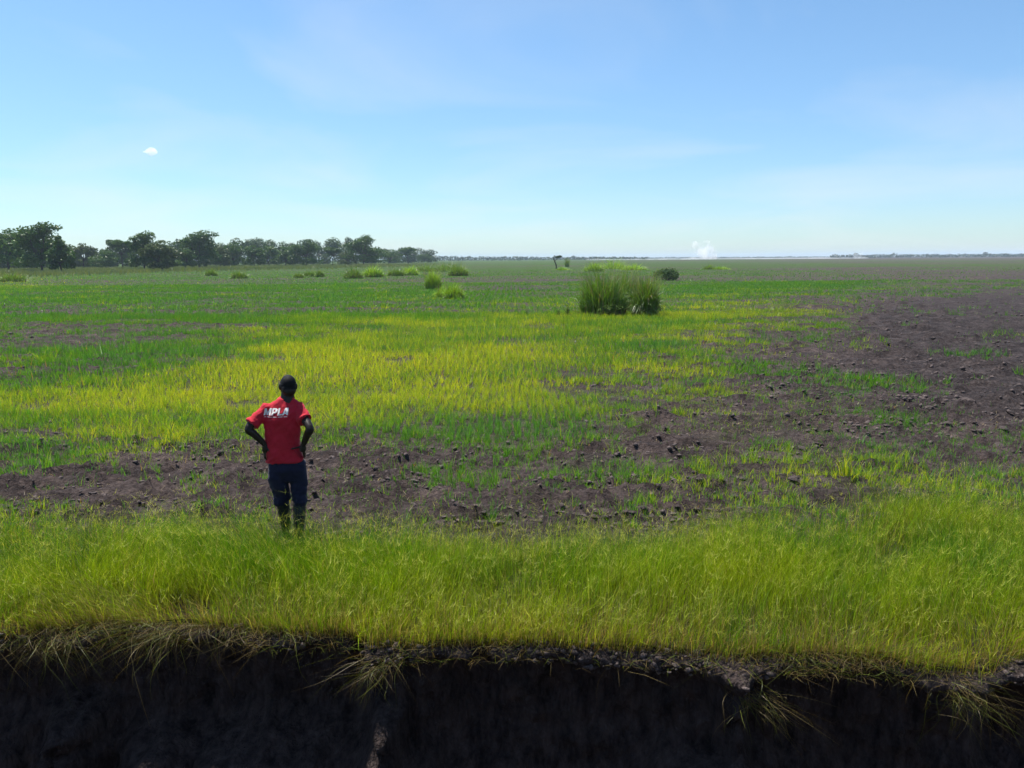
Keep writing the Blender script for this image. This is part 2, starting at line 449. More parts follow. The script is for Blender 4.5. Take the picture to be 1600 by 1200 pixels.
# ------------------------------------------------------------------ the ditch
def build_ditch():
    nx, nz = 680, 90
    x = np.linspace(-9.5, 9.5, nx); t = np.linspace(0, 1, nz)
    X, T = np.meshgrid(x, t)
    D = T ** 1.15 * 2.3
    ly = lip_y(X)
    rib = 0.7 * (fbm(X * 2.2, D * 0.35 + 5, 71, 4, 0.55) - 0.5) + 0.5 * (fbm(X * 7.0, D * 0.9 + 5, 78, 3, 0.55) - 0.5)
    lump = fbm(X * 5.5, D * 5.5, 72, 4, 0.6) - 0.5
    crumb = fbm(X * 7, D * 7 + 3, 73, 5, 0.7)
    roll = (0.02 + 0.12 * fbm(X * 1.9, X * 0 + 9, 74, 3)) * sstep(0.0, 0.10, D)
    off = -roll * (0.5 + crumb) + rib * 0.30 * sstep(0.05, 0.5, D) + lump * 0.20 * sstep(0.0, 0.10, D)
    off = off + 0.30 * sstep(0.10, 0.32, D)                                   # undercut below the turf
    off = off - 0.36 * sstep(0.75, 1.7, D) - 0.25 * sstep(1.6, 2.3, D)        # slumped foot
    foot = np.maximum(fbm(X * 1.3, X * 0 + 2, 75, 3) - 0.42, 0) * 1.8
    off = off - foot * sstep(0.7, 1.3, D) * np.where(X < -0.6, 1.0, 0.45)
    # ridges of fallen earth that reach the light
    def ridge(px0, py0, px1, py1, w, amt):
        a0 = G(px0, 1010); 
        d0, d1 = (py0 - 1005) / 150.0, (py1 - 1005) / 150.0
        xa = a0[0]; xb = xa + (px1 - px0) * 0.0047
        f = np.clip((D - d0) / max(d1 - d0, 1e-3), 0, 1)
        xc = xa + (xb - xa) * f
        prof = np.exp(-((X - xc) / w) ** 2) * sstep(d0 - 0.1, d0 + 0.12, D) * (1 - sstep(d1 - 0.1, d1 + 0.25, D))
        return -prof * amt * (0.85 + 0.9 * lump + 0.9 * (crumb - 0.5))
    off = off + ridge(1138, 1020, 1150, 1130, 0.12, 0.30) + ridge(600, 1100, 566, 1300, 0.13, 0.50)
    off = off + ridge(1590, 1000, 1620, 1050, 0.25, 0.25) + ridge(1120, 1140, 1140, 1300, 0.3, 0.7)
    off = off + ridge(60, 1120, 50, 1300, 0.22, 0.55) + ridge(210, 1150, 200, 1300, 0.25, 0.55) + ridge(310, 1160, 315, 1300, 0.15, 0.5)
    hole = np.exp(-((X - G(556, 1010)[0]) / 0.055) ** 2) * sstep(0.0, 0.05, D) * (1 - sstep(0.14, 0.28, D))
    off = off + 0.25 * hole
    Y = ly + off * sstep(0.0, 0.06, D) 
    Z = 0.02 - D + 0.03 * lump * (T > 0)
    V = np.stack([X, Y, Z], -1).reshape(-1, 3)
    i = np.arange(nz - 1)[:, None] * nx; j = np.arange(nx - 1)[None]
    F = np.stack([i + j, i + nx + j, i + nx + j + 1, i + j + 1], -1).reshape(-1, 4)
    w = mesh_np('ditch_wall', V, F, M['wall'], smooth=True)
    tag(w, 'dark shaded peat wall of the ditch below the turf edge', None, None, 'structure')
    # floor of the ditch and the spoil bank the photograph was taken from
    n1 = 160
    x = np.linspace(-14, 14, n1)
    prof = [(5.2, -2.24), (4.6, -2.28), (3.9, -2.3), (3.3, -2.2), (2.9, -1.6), (2.4, -0.7), (1.9, 0.15), (1.4, 0.85), (0.9, 1.22), (0.2, 1.32), (-1.5, 1.35), (-4, 1.2), (-8, 0.4), (-14, 0.0)]
    prof = smooth_path(np.array([(0, a, b) for a, b in prof]), 90)
    X = np.broadcast_to(x[None], (90, n1)); 
    Y = prof[:, 1][:, None] + 0 * X; Z = prof[:, 2][:, None] + 0.12 * (fbm(X * 1.1, Y * 1.1, 81, 4) - 0.5)
    V = np.stack([X, Y, Z], -1)
    i = np.arange(89)[:, None] * n1; j = np.arange(n1 - 1)[None]
    F = np.stack([i + j, i + n1 + j, i + n1 + j + 1, i + j + 1], -1).reshape(-1, 4)
    b = mesh_np('spoil_bank', V.reshape(-1, 3), F, M['bank'], smooth=True)
    tag(b, 'dark earth bank and ditch floor on the near side', None, None, 'structure')
    return w
ditch_wall = build_ditch()

# ------------------------------------------------------------------ ribbons of grass
def ribbons(P, h, lean, wid, face, S, power=1.8, droop=0.0, taper=0.75):
    """P (n,3) roots, h (n) length, lean (n,2) tip offset as share of h, wid (n) width, face (n) angle"""
    n = len(P)
    t = np.linspace(0, 1, S + 1)
    hor = lean[:, None, :] * (h[:, None] * t[None] ** power)[..., None]
    lm = np.linalg.norm(lean, axis=1)
    zz = h[:, None] * (t[None] * np.sqrt(np.maximum(1 - 0.5 * np.minimum(lm, 1.2) ** 2, 0.2))[:, None] - np.broadcast_to(np.asarray(droop), (n,))[:, None] * t[None] ** 3)
    C = np.empty((n, S + 1, 3))
    C[..., :2] = P[:, None, :2] + hor; C[..., 2] = P[:, None, 2] + zz
    side = np.stack([np.cos(face), np.sin(face), np.zeros(n)], -1)[:, None] * (wid[:, None] * np.maximum(1 - t[None] ** 1.5 * taper, 0.02))[..., None] * 0.5
    Lf, Rt = C - side, C + side
    V = np.empty((n, 2 * S + 1, 3))
    V[:, 0:2 * S:2] = Lf[:, :S]; V[:, 1:2 * S:2] = Rt[:, :S]; V[:, 2 * S] = C[:, S]
    f = []
    for s in range(S - 1):
        a = 2 * s; f += [(a, a + 1, a + 3), (a, a + 3, a + 2)]
    a = 2 * (S - 1); f.append((a, a + 1, a + 2))
    f = np.array(f)
    F = (np.arange(n)[:, None, None] * (2 * S + 1) + f[None]).reshape(-1, 3)
    return V.reshape(-1, 3), F, 2 * S + 1, t

def lerp(a, b, t): return np.asarray(a) * (1 - t) + np.asarray(b) * t

# -------------------- tall fine grass on the turf strip
def foreground_grass():
    n = 560000
    x = RNG.uniform(-8.6, 8.6, n)
    ly, by = lip_y(x), back_y(x)
    y = ly - 0.05 + (by + 0.75 - ly) * RNG.random(n)
    s = (y - ly) / (by - ly)                                                   # 0 at the lip, 1 at the back edge
    clump = 0.6 * fbm(x * 1.5, y * 1.8, 101, 4, 0.6) + 0.4 * fbm(x * 5, y * 5, 102, 3, 0.6)
    keep = RNG.random(n) < np.clip(0.36 + 1.9 * (clump - 0.42), 0.10, 1) * (1 - 0.92 * sstep(0.62, 1.2, s + 0.5 * (clump - 0.5)))
    # thin, trodden spots
    for px, py, hr in ((30, 900, 0.45), (110, 890, 0.35), (1385, 880, 0.25), (560, 850, 0.3), (1250, 850, .3), (820, 840, .25)):
        hx, hy = G(px, py)
        keep &= RNG.random(n) > 0.8 * np.exp(-((x - hx) ** 2 + (y - hy) ** 2) / hr ** 2)
    x, y, s, clump = x[keep], y[keep], s[keep], clump[keep]; n = len(x)
    stand = (0.70 + 0.7 * fbm(x * 0.8, y * 0.8, 103, 3)) * (0.62 + 0.38 * sstep(0.0, 0.3, s)) * (1 - 0.30 * sstep(0.70, 1.15, s))
    h = (0.17 + 0.37 * RNG.random(n) + 0.16 * (RNG.random(n) < 0.06)) * stand
    ang = 2 * np.pi * fbm(x * 0.9, y * 0.9, 105, 3) * 2
    lodg = sstep(-1.2, -3.4, x) * 0.55                                         # lodged, leaning grass towards the left
    lx = np.cos(ang) * 0.15 - lodg * (0.4 + 0.6 * RNG.random(n)) * np.where(fbm(x * 0.9, y * 0.9, 107, 2) > 0.45, 1, -0.5) + RNG.normal(0, 0.24, n)
    lyy = np.sin(ang) * 0.15 + RNG.normal(0, 0.24, n) - 0.6 * (1 - sstep(-0.03, 0.12, s)) * RNG.random(n)
    P = np.stack([x, y, height_at(x, y) - 0.02], -1)
    V, F, k, t = ribbons(P, h, np.stack([lx, lyy], -1), RNG.uniform(0.0022, 0.0038, n) * np.where(RNG.random(n) < 0.06, 1.8, 1.0), RNG.uniform(0, np.pi, n), 2, 1.9, 0.25 * RNG.random(n))
    patch = 0.55 * fbm(x * 0.6, y * 0.8, 109, 4) + 0.45 * fbm(x * 2.2, y * 2.2, 110, 3)
    hue = np.clip(0.5 * RNG.random(n) + 2.6 * (patch - 0.45) + 0.3 * (1 - sstep(0.1, 0.7, s)), 0, 1)
    base = lerp((0.065, 0.235, 0.008), (0.275, 0.39, 0.012), hue[:, None]) * (0.35 + 0.95 * RNG.random((n, 1)))
    pale = RNG.random(n) < 0.05; base[pale] = (0.54, 0.58, 0.08)
    straw = RNG.random(n) < 0.035 + 0.30 * (1 - sstep(0, 0.25, s)) + 0.10 * sstep(.55, .9, s)
    base[straw] = lerp((0.20, 0.14, 0.05), (0.44, 0.36, 0.15), RNG.random((straw.sum(), 1)))
    col = np.repeat(base[:, None], k, 1)
    # brown sheaths at the foot of the stems
    tt = np.concatenate([np.repeat(t[:2], 2), t[2:]])[None, :, None]
    red = lerp((0.16, 0.085, 0.03), (0.10, 0.11, 0.02), RNG.random((n, 1)))[:, None]
    col = col * np.clip(tt * 2.2, 0, 1) + red * (1 - np.clip(tt * 2.2, 0, 1))
    o = mesh_np('tall_grass', V, F, M['grass'], col.reshape(-1, 3))
    tag(o, 'tall fine yellow green grass along the turf edge above the ditch', 'grass', None, 'stuff')
    # open seed heads: short hair-thin branchlets pointing every way above the leaves
    sel = RNG.choice(n, 11000, replace=False)
    m = 5
    tip = np.repeat(np.stack([x[sel] + lx[sel] * h[sel] * .6, y[sel] + lyy[sel] * h[sel] * .6, P[sel, 2] + h[sel] * RNG.uniform(.75, 1.15, len(sel))], -1), m, 0)
    q = len(tip); tip = tip + RNG.normal(0, 0.012, (q, 3))
    V, F, k, t = ribbons(tip, RNG.uniform(0.03, 0.085, q), RNG.normal(0, 0.8, (q, 2)), RNG.uniform(0.0020, 0.0036, q), RNG.uniform(0, np.pi, q), 1, 1.1, 0.35 * RNG.random(q), 0.4)
    c = lerp((0.22, 0.28, 0.02), (0.52, 0.52, 0.10), RNG.random((q, 1)))
    o = mesh_np('grass_seed_heads', V, F, M['grass'], np.repeat(c[:, None], k, 1).reshape(-1, 3))
    tag(o, 'hair thin pale seed heads over the tall grass strip', 'grass', None, 'stuff')
foreground_grass()

# -------------------- short growth over the field
def field_grass(name, label, y0, y1, dens, hh, ww, S, xk=0.80, seed=0, xm=1.5):
    r = np.random.default_rng(200 + seed)
    area = xk * (y1 ** 2 - y0 ** 2) + 2 * xm * (y1 - y0)
    n = int(area * dens)
    y = np.sqrt(r.uniform(y0 ** 2, y1 ** 2, n)); x = r.uniform(-1, 1, n) * (xk * y + xm)
    # grow in tufts: snap half of the blades towards tuft centres
    cell = 0.16 if y0 < 20 else (0.24 if y0 < 40 else 0.45)
    gx, gy = np.floor(x / cell), np.floor(y / cell)
    cxx = (gx + hash2(gx, gy, 5)) * cell; cyy = (gy + hash2(gx, gy, 6)) * cell
    pull = r.uniform(0.0, 0.75, n)
    x = x * (1 - pull) + cxx * pull; y = y * (1 - pull) + cyy * pull
    mk = tuft_mask(x, y)
    keep = (r.random(n) < (0.5 + 1.0 * hash2(gx, gy, 15)) * (mk * 0.87 + 0.24 * (fbm(x * 1.1, y * 1.6, 77, 3) > 0.42) * sstep(0.12, 0.32, cover_at(x, y))) * (1 - sstep(110, 230, y)) * np.where(y0 < 95, 1, 1)) & (y > back_y(x) - 0.4)
    x, y, mk = x[keep], y[keep], mk[keep]; n = len(x)
    cv = cover_at(x, y)
    h = hh * (0.5 + 0.8 * r.random(n) + 0.9 * (hash2(np.floor(x / cell), np.floor(y / cell), 19) > 0.93)) * (0.6 + 0.5 * mk) * (0.7 + 0.6 * hash2(np.floor(x / cell), np.floor(y / cell), 9))
    lean = r.normal(0, 0.30, (n, 2))
    P = np.stack([x, y, height_at(x, y) - 0.012], -1)
    V, F, k, t = ribbons(P, h, lean, ww * (0.7 + 0.6 * r.random(n)), r.uniform(0, np.pi, n), S, 1.6, 0.12 * r.random(n))
    ye = yellow_at(x, y) + (fbm(x * 0.28, y * 0.4, 120, 5, 0.65) - 0.5) * 1.5 + r.normal(0, 0.16, n)
    ye = sstep(0.22, 0.95, ye)[:, None]
    g = lerp((0.055, 0.185, 0.016), (0.145, 0.370, 0.026), r.random((n, 1)))
    yl = lerp((0.28, 0.44, 0.018), (0.70, 0.66, 0.040), r.random((n, 1)) ** 1.3)
    base = lerp(g, yl, ye)
    dry = r.random(n) < (0.02 if y0 < 40 else 0.0)
    base[dry] = (0.40, 0.27, 0.07)
    blue = (fbm(x * 0.35, y * 0.35, 130, 3) > 0.56) & (ye[:, 0] < 0.3)
    base[blue] = base[blue] * np.array((0.9, 0.95, 1.6))
    col = np.repeat(base[:, None], k, 1)
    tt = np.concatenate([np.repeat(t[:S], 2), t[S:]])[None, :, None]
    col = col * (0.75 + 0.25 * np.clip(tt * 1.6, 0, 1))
    o = mesh_np(name, V, F, M['field_grass'], col.reshape(-1, 3))
    tag(o, label, 'grass', None, 'stuff')
    return n
N1 = field_grass('seedling_grass', 'green and yellow seedlings on the near field soil', 7.6, 17, 1150, 0.15, 0.0075, 2, seed=1)
N2 = field_grass('meadow_grass', 'yellow green growth over the middle of the field', 17, 42, 420, 0.18, 0.019, 1, seed=2)
N3 = field_grass('sward_grass', 'fine green growth on the field around the tall clump', 42, 95, 55, 0.17, 0.046, 1, seed=3)
N4 = field_grass('distant_grass', 'short green growth on the far field before the trees', 95, 230, 3.2, 0.16, 0.12, 1, seed=4)
print('blades', N1, N2, N3)

# -------------------- blades hanging over the lip
def hang_curves(x, y, z, L, out, side, wid, seed, S=6):
    """arching blades: rise a little, then fall down the wall"""
    r = np.random.default_rng(seed); n = len(x)
    t = np.linspace(0, 1, S + 1)[None]
    fall = (0.10 + 1.2 * r.random(n))[:, None]
    rise = (0.25 + 0.5 * r.random(n))[:, None]
    Y = y[:, None] - (out * L)[:, None] * (1 - (1 - t) ** 2)
    X = x[:, None] + (side * L)[:, None] * t ** 1.2
    Z = z[:, None] + L[:, None] * (rise * 0.6 * t - (rise * 0.6 + fall * 0.75) * t ** 2)
    ph, fq = r.uniform(0, 6.28, (n, 1)), r.uniform(2, 7, (n, 1))
    X = X + 0.10 * L[:, None] * (np.sin(ph + fq * t) - np.sin(ph)); Z = Z + 0.08 * L[:, None] * (np.cos(ph * 1.7 + fq * t) - np.cos(ph * 1.7))
    C = np.stack([X, Y, Z], -1)
    fa = r.uniform(-0.6, 0.6, n)
    sd = np.stack([np.cos(fa), np.sin(fa), r.uniform(-0.5, 0.5, n)], -1)[:, None] * (wid[:, None] * np.maximum(1 - t ** 2, 0.05))[..., None] * 0.5
    V = np.empty((n, 2 * S + 1, 3)); V[:, 0:2 * S:2] = (C - sd)[:, :S]; V[:, 1:2 * S:2] = (C + sd)[:, :S]; V[:, 2 * S] = C[:, S]
    f = []
    for s in range(S - 1):
        a = 2 * s; f += [(a, a + 1, a + 3), (a, a + 3, a + 2)]
    a = 2 * (S - 1); f.append((a, a + 1, a + 2))
    F = (np.arange(n)[:, None, None] * (2 * S + 1) + np.array(f)[None]).reshape(-1, 3)
    g = r.random((n, 1)); st = r.random((n, 1)) < 0.62
    c = np.where(st, lerp((0.10, 0.07, 0.028), (0.26, 0.20, 0.08), g ** 1.5), lerp((0.07, 0.085, 0.014), (0.16, 0.18, 0.03), g))
    return V.reshape(-1, 3), F, np.repeat(c[:, None], 2 * S + 1, 1).reshape(-1, 3)

def hanging_grass():
    r = np.random.default_rng(300)
    n = 9000
    x = r.uniform(-9, 9, n)
    left = sstep(-1.0, -2.6, x)
    keep = r.random(n) < 0.12 + 0.85 * left * (0.3 + fbm(x * 2, x * 0, 301, 2)) + 0.5 * sstep(0.55, 0.75, fbm(x * 1.7, x * 0, 302, 3))
    x = x[keep]; n = len(x); left = left[keep]
    y = lip_y(x) + r.uniform(-0.02, 0.16, n)
    L = r.uniform(0.06, 0.26, n) * (1 + 0.9 * left * r.random(n)) * np.where(r.random(n) < 0.05, 1.7, 1)
    side = r.normal(0, 1.0, n) - 0.45 * left + 0.9 * (fbm(x * 1.3, x * 0 + 3, 303, 2) - 0.5)
    V, F, c = hang_curves(x, y, height_at(x, y) + 0.0, L, r.uniform(0.25, 0.85, n), side, r.uniform(0.003, 0.006, n), 304)
    o = mesh_np('hanging_grass', V, F, M['grass'], c)
    tag(o, 'dry straw and grass hanging over the turf edge', 'grass', None, 'stuff')
    # short stubble and broken roots on the edge itself
    n = 36000
    x = r.uniform(-9, 9, n); y = lip_y(x) + r.uniform(-0.12, 0.20, n)
    P = np.stack([x, y, np.full(n, 0.0) - 0.14 * (y < lip_y(x)) * r.random(n)], -1)
    ok = r.random(n) < 0.10 + 0.9 * sstep(0.42, 0.62, fbm(x * 1.6, y * 3, 341, 3)) * (0.35 + 0.65 * sstep(0.5, -1.5, x) + 0.5 * sstep(1.2, 2.4, x))
    P = P[ok]; n = len(P)
    V, F, k, t = ribbons(P, r.uniform(0.04, 0.17, n), r.normal(0, 0.8, (n, 2)) + np.array([0, -0.45]), r.uniform(0.003, 0.006, n), r.uniform(0, np.pi, n), 2, 1.4, 0.35 * r.random(n))
    c = lerp((0.13, 0.085, 0.035), (0.30, 0.24, 0.10), r.random((n, 1)))
    c[r.random(n) < 0.35] = (0.13, 0.17, 0.02)
    o = mesh_np('dry_stubble', V, F, M['grass'], np.repeat(c[:, None], k, 1).reshape(-1, 3))
    tag(o, 'brown stubble and roots along the crumbling turf edge', 'stubble', None, 'stuff')
hanging_grass()

def lip_crumbs():
    r = np.random.default_rng(330)
    bm = bmesh.new(); bmesh.ops.create_icosphere(bm, subdivisions=1, radius=1.0)
    b1 = np.array([v.co[:] for v in bm.verts]); f1 = np.array([[v.index for v in f.verts] for f in bm.faces]); bm.free()
    co = np.empty(len(ditch_wall.data.vertices) * 3); ditch_wall.data.vertices.foreach_get('co', co); co = co.reshape(-1, 3)
    rim = co[(co[:, 2] < 0.0) & (co[:, 2] > -0.20)]
    m = 4500
    p = rim[r.choice(len(rim), m)]
    clus = fbm(p[:, 0] * 2.2, p[:, 2] * 4, 331, 3)
    p = p[r.random(m) < sstep(0.35, 0.65, clus)]; m = len(p)
    sz = 0.005 + 0.024 * r.random(m) ** 2.5
    V = b1[None] * (0.3 + 1.3 * r.random((m, len(b1), 1))) * sz[:, None, None] * np.array([1.2, 0.9, 0.8]) + (p + r.normal(0, 0.012, (m, 3)))[:, None]
    F = (np.arange(m)[:, None, None] * len(b1) + f1[None]).reshape(-1, 3)
    o = mesh_np('lip_crumbs', V.reshape(-1, 3), F, M['clod'], None, ditch_wall)
    o['kind'] = 'stuff'
lip_crumbs()

def straw_tuft(px, py, label, n, Lr, side_mu, seed, zoff=-0.12):
    r = np.random.default_rng(seed)
    x0, y0 = G(px, 1012); y0 = float(lip_y(np.array([x0]))[0]) - 0.10
    x = r.normal(0, 0.13 if px < 300 else 0.07, n); y = r.normal(0, 0.03, n); z = r.normal(0, 0.05, n)
    V, F, c = hang_curves(x, y, z, r.uniform(Lr[0], Lr[1], n), r.uniform(0.1, 0.9, n), r.normal(side_mu, 0.75, n), r.uniform(0.0022, 0.0045, n), seed + 1, 7)
    t = thing('straw_tuft', label, 'grass tuft', (x0, y0, zoff), 0, 'tufts hanging off the ditch wall')
    mesh_np('straw_blades', V, F, M['grass'], c, t)
    b = MB(); b.ell((0, 0.06, -0.04), (0.09, 0.07, 0.05))
    Vv, Ff = b.arrays(); Vv = Vv * (1 + 0.35 * (fbm(Vv[:, 0] * 25 + seed, Vv[:, 2] * 25 + Vv[:, 1] * 20, seed, 3)[:, None] - 0.5))
    mesh_np('root_ball', Vv, Ff, M['wall'], None, t, True)
straw_tuft(1165, 1085, 'pale straw tuft slumped on the ditch wall right of the bare earth ridge', 110, (0.16, 0.36), 0.5, 401, -0.26)
straw_tuft(1450, 1080, 'large dry straw tuft hanging down the right end of the ditch wall', 150, (0.14, 0.44), 0.4, 403, -0.10)
straw_tuft(600, 1070, 'green and straw tuft drooping beside the small hole in the ditch wall', 110, (0.14, 0.34), -0.5, 405, -0.12)
straw_tuft(230, 1010, 'long drooping tuft over the left part of the ditch wall', 130, (0.15, 0.45), -0.4, 407, -0.04)
straw_tuft(60, 1020, 'tangled drooping tuft at the far left end of the ditch wall', 130, (0.15, 0.42), 0.1, 409, -0.04)

# ------------------------------------------------------------------ clods of turned earth
def make_clods():
    bm = bmesh.new(); bmesh.ops.create_icosphere(bm, subdivisions=2, radius=1.0)
    bm.verts.ensure_lookup_table()
    base = np.array([v.co[:] for v in bm.verts]); fa = np.array([[v.index for v in f.verts] for f in bm.faces]); bm.free()
    bm = bmesh.new(); bmesh.ops.create_icosphere(bm, subdivisions=1, radius=1.0)
    base1 = np.array([v.co[:] for v in bm.verts]); fa1 = np.array([[v.index for v in f.verts] for f in bm.faces]); bm.free()
    meshes = []
    for k in range(7):
        q = base.copy()
        d = 0.45 + 1.1 * fbm(q[:, 0] * 1.9 + 31 * k, q[:, 1] * 1.9 + q[:, 2] * 2.6, 500 + k, 4, 0.75)
        q = q * d[:, None] * np.array([1.15, 0.95, 0.72]); q[:, 2] = np.maximum(q[:, 2], -0.35)
        me = bpy.data.meshes.new('soil_clod'); me.from_pydata(q.tolist(), [], fa.tolist()); me.materials.append(M['clod'])
        meshes.append(me)
    r = np.random.default_rng(510)
    n = 60000
    y = np.exp(r.uniform(math.log(7.9), math.log(60), n)); x = r.uniform(-0.8, 0.8, n) * (y + 1.5)
    c = cover_at(x, y)
    band = fbm(x * 0.5, y * 2.0, 511, 3)
    keep = (r.random(n) < (1 - sstep(0.1, 0.8, c)) * sstep(0.40, 0.66, band) * 1.0 + 0.01) & (y > back_y(x) + 0.15)
    x, y = x[keep], y[keep]; n = len(x)
    s = 0.012 + 0.032 * r.random(n) ** 2.2 + 0.05 * (r.random(n) < 0.03) * r.random(n)
    s = s * np.clip(y / 12, 0.85, 1.25)
    order = np.argsort(-s / y)
    big = order[:260]
    extra = [(1315, 724, .085), (1405, 724, .10), (1500, 700, .07), (1580, 700, .08), (990, 716, .09), (965, 712, .07), (1275, 722, .07), (1240, 760, .09),
             (1160, 748, .08), (545, 770, .08), (520, 772, .09), (560, 742, .08), (655, 742, .07), (330, 718, .08), (60, 722, .1), (165, 724, .09), (825, 704, .08), (1040, 668, .08), (1280, 690, .09),
             (1360, 690, .08), (730, 655, .06), (92, 598, .12), (1190, 590, .1), (1450, 640, .12), (1050, 590, .1)]
    rel = Matrix.Identity(4)
    cnt = 0
    def put(xx, yy, ss):
        nonlocal cnt
        o = bpy.data.objects.new('soil_clod', meshes[cnt % 7]); COL.objects.link(o); o.parent = field
        z = float(height_at(np.array([xx]), np.array([yy]))[0])
        o.location = (xx, yy, z + ss * 0.08); o.scale = (ss, ss, ss * random.uniform(0.55, 0.85)); o.rotation_euler = (random.uniform(-.3, .3), random.uniform(-.3, .3), random.uniform(0, 6.28))
        cnt += 1
    for i in big: put(float(x[i]), float(y[i]), float(s[i]))
    for px, py, ss in extra:
        xx, yy = G(px, py); put(xx, yy, ss * 0.7)
    rest = np.concatenate([order[260:1800], r.choice(order[1800:], 3200, replace=False)])
    m = len(rest); nv = len(base1)
    rot = r.uniform(0, 6.28, m); jit = 0.45 + 1.0 * r.random((m, nv, 1))
    V = base1[None] * jit * s[rest][:, None, None] * np.array([1.15, 0.95, 0.75])
    cs, sn = np.cos(rot)[:, None], np.sin(rot)[:, None]
    V = np.stack([V[..., 0] * cs - V[..., 1] * sn, V[..., 0] * sn + V[..., 1] * cs, V[..., 2]], -1)
    V = V + np.stack([x[rest], y[rest], height_at(x[rest], y[rest]) + s[rest] * 0.15], -1)[:, None]
    F = (np.arange(m)[:, None, None] * nv + fa1[None]).reshape(-1, 3)
    o = mesh_np('soil_crumbs', V.reshape(-1, 3), F, M['clod'], None, field)
    o['kind'] = 'stuff'
    # dry straw litter on the bare soil
    n = 7000
    y = r.uniform(7.6, 14, n); x = r.uniform(-0.8, 0.8, n) * (y + 1)
    keep = r.random(n) < (1 - cover_at(x, y)) * fbm(x, y, 520, 3) * 1.1
    x, y = x[keep], y[keep]; n = len(x)
    P = np.stack([x, y, height_at(x, y) + 0.006], -1)
    a = r.uniform(0, 6.28, n)
    V, F, k, t = ribbons(P, r.uniform(0.05, 0.16, n), np.stack([np.cos(a), np.sin(a)], -1) * 0.95, r.uniform(0.004, 0.008, n), a + np.pi / 2, 2, 1.0, 0.62)
    c = lerp((0.16, 0.12, 0.075), (0.36, 0.30, 0.2), r.random((n, 1)))
    o = mesh_np('straw_litter', V, F, M['grass'], np.repeat(c[:, None], k, 1).reshape(-1, 3))
    tag(o, 'pale dry straw bits scattered on the bare soil', 'straw', None, 'stuff')
make_clods()

# ------------------------------------------------------------------ leaves, shrubs, trees
def leaf_cloud(cent, radii, n, size, r, shell=0.55, flat=0.0):
    """n leaf clumps (quads) spread through ellipsoids; returns V, F, relative height, which ellipsoid"""
    m = len(cent)
    vol = (radii[:, 0] * radii[:, 1] * radii[:, 2]) ** 0.67
    which = r.choice(m, n, p=vol / vol.sum())
    d = r.normal(0, 1, (n, 3)); d /= np.linalg.norm(d, axis=1)[:, None]
    rr = (shell + (1 - shell) * r.random(n)) ** 0.6
    P = cent[which] + d * rr[:, None] * radii[which]
    nr = d * 0.8 + r.normal(0, 0.7, (n, 3)); nr[:, 2] += flat; nr /= np.linalg.norm(nr, axis=1)[:, None]
    up = r.normal(0, 1, (n, 3)); a = np.cross(nr, up); a /= np.linalg.norm(a, axis=1)[:, None]; b = np.cross(nr, a)
    s = size * (0.6 + 0.8 * r.random(n))[:, None]
    V = np.stack([P - a * s * 0.5, P + b * s * 0.32 - a * s * 0.05, P + a * s * 0.5, P - b * s * 0.32 + a * s * 0.08], 1)
    F = np.arange(4 * n).reshape(n, 4)
    return V.reshape(-1, 3), F, which

def leaf_colors(n, which, m, r, c0, c1):
    tone = r.random(m)[which]
    k = np.clip(0.6 * tone + 0.4 * r.random(n), 0, 1)[:, None]
    c = lerp(c0, c1, k)
    return np.repeat(c[:, None], 4, 1).reshape(-1, 3)

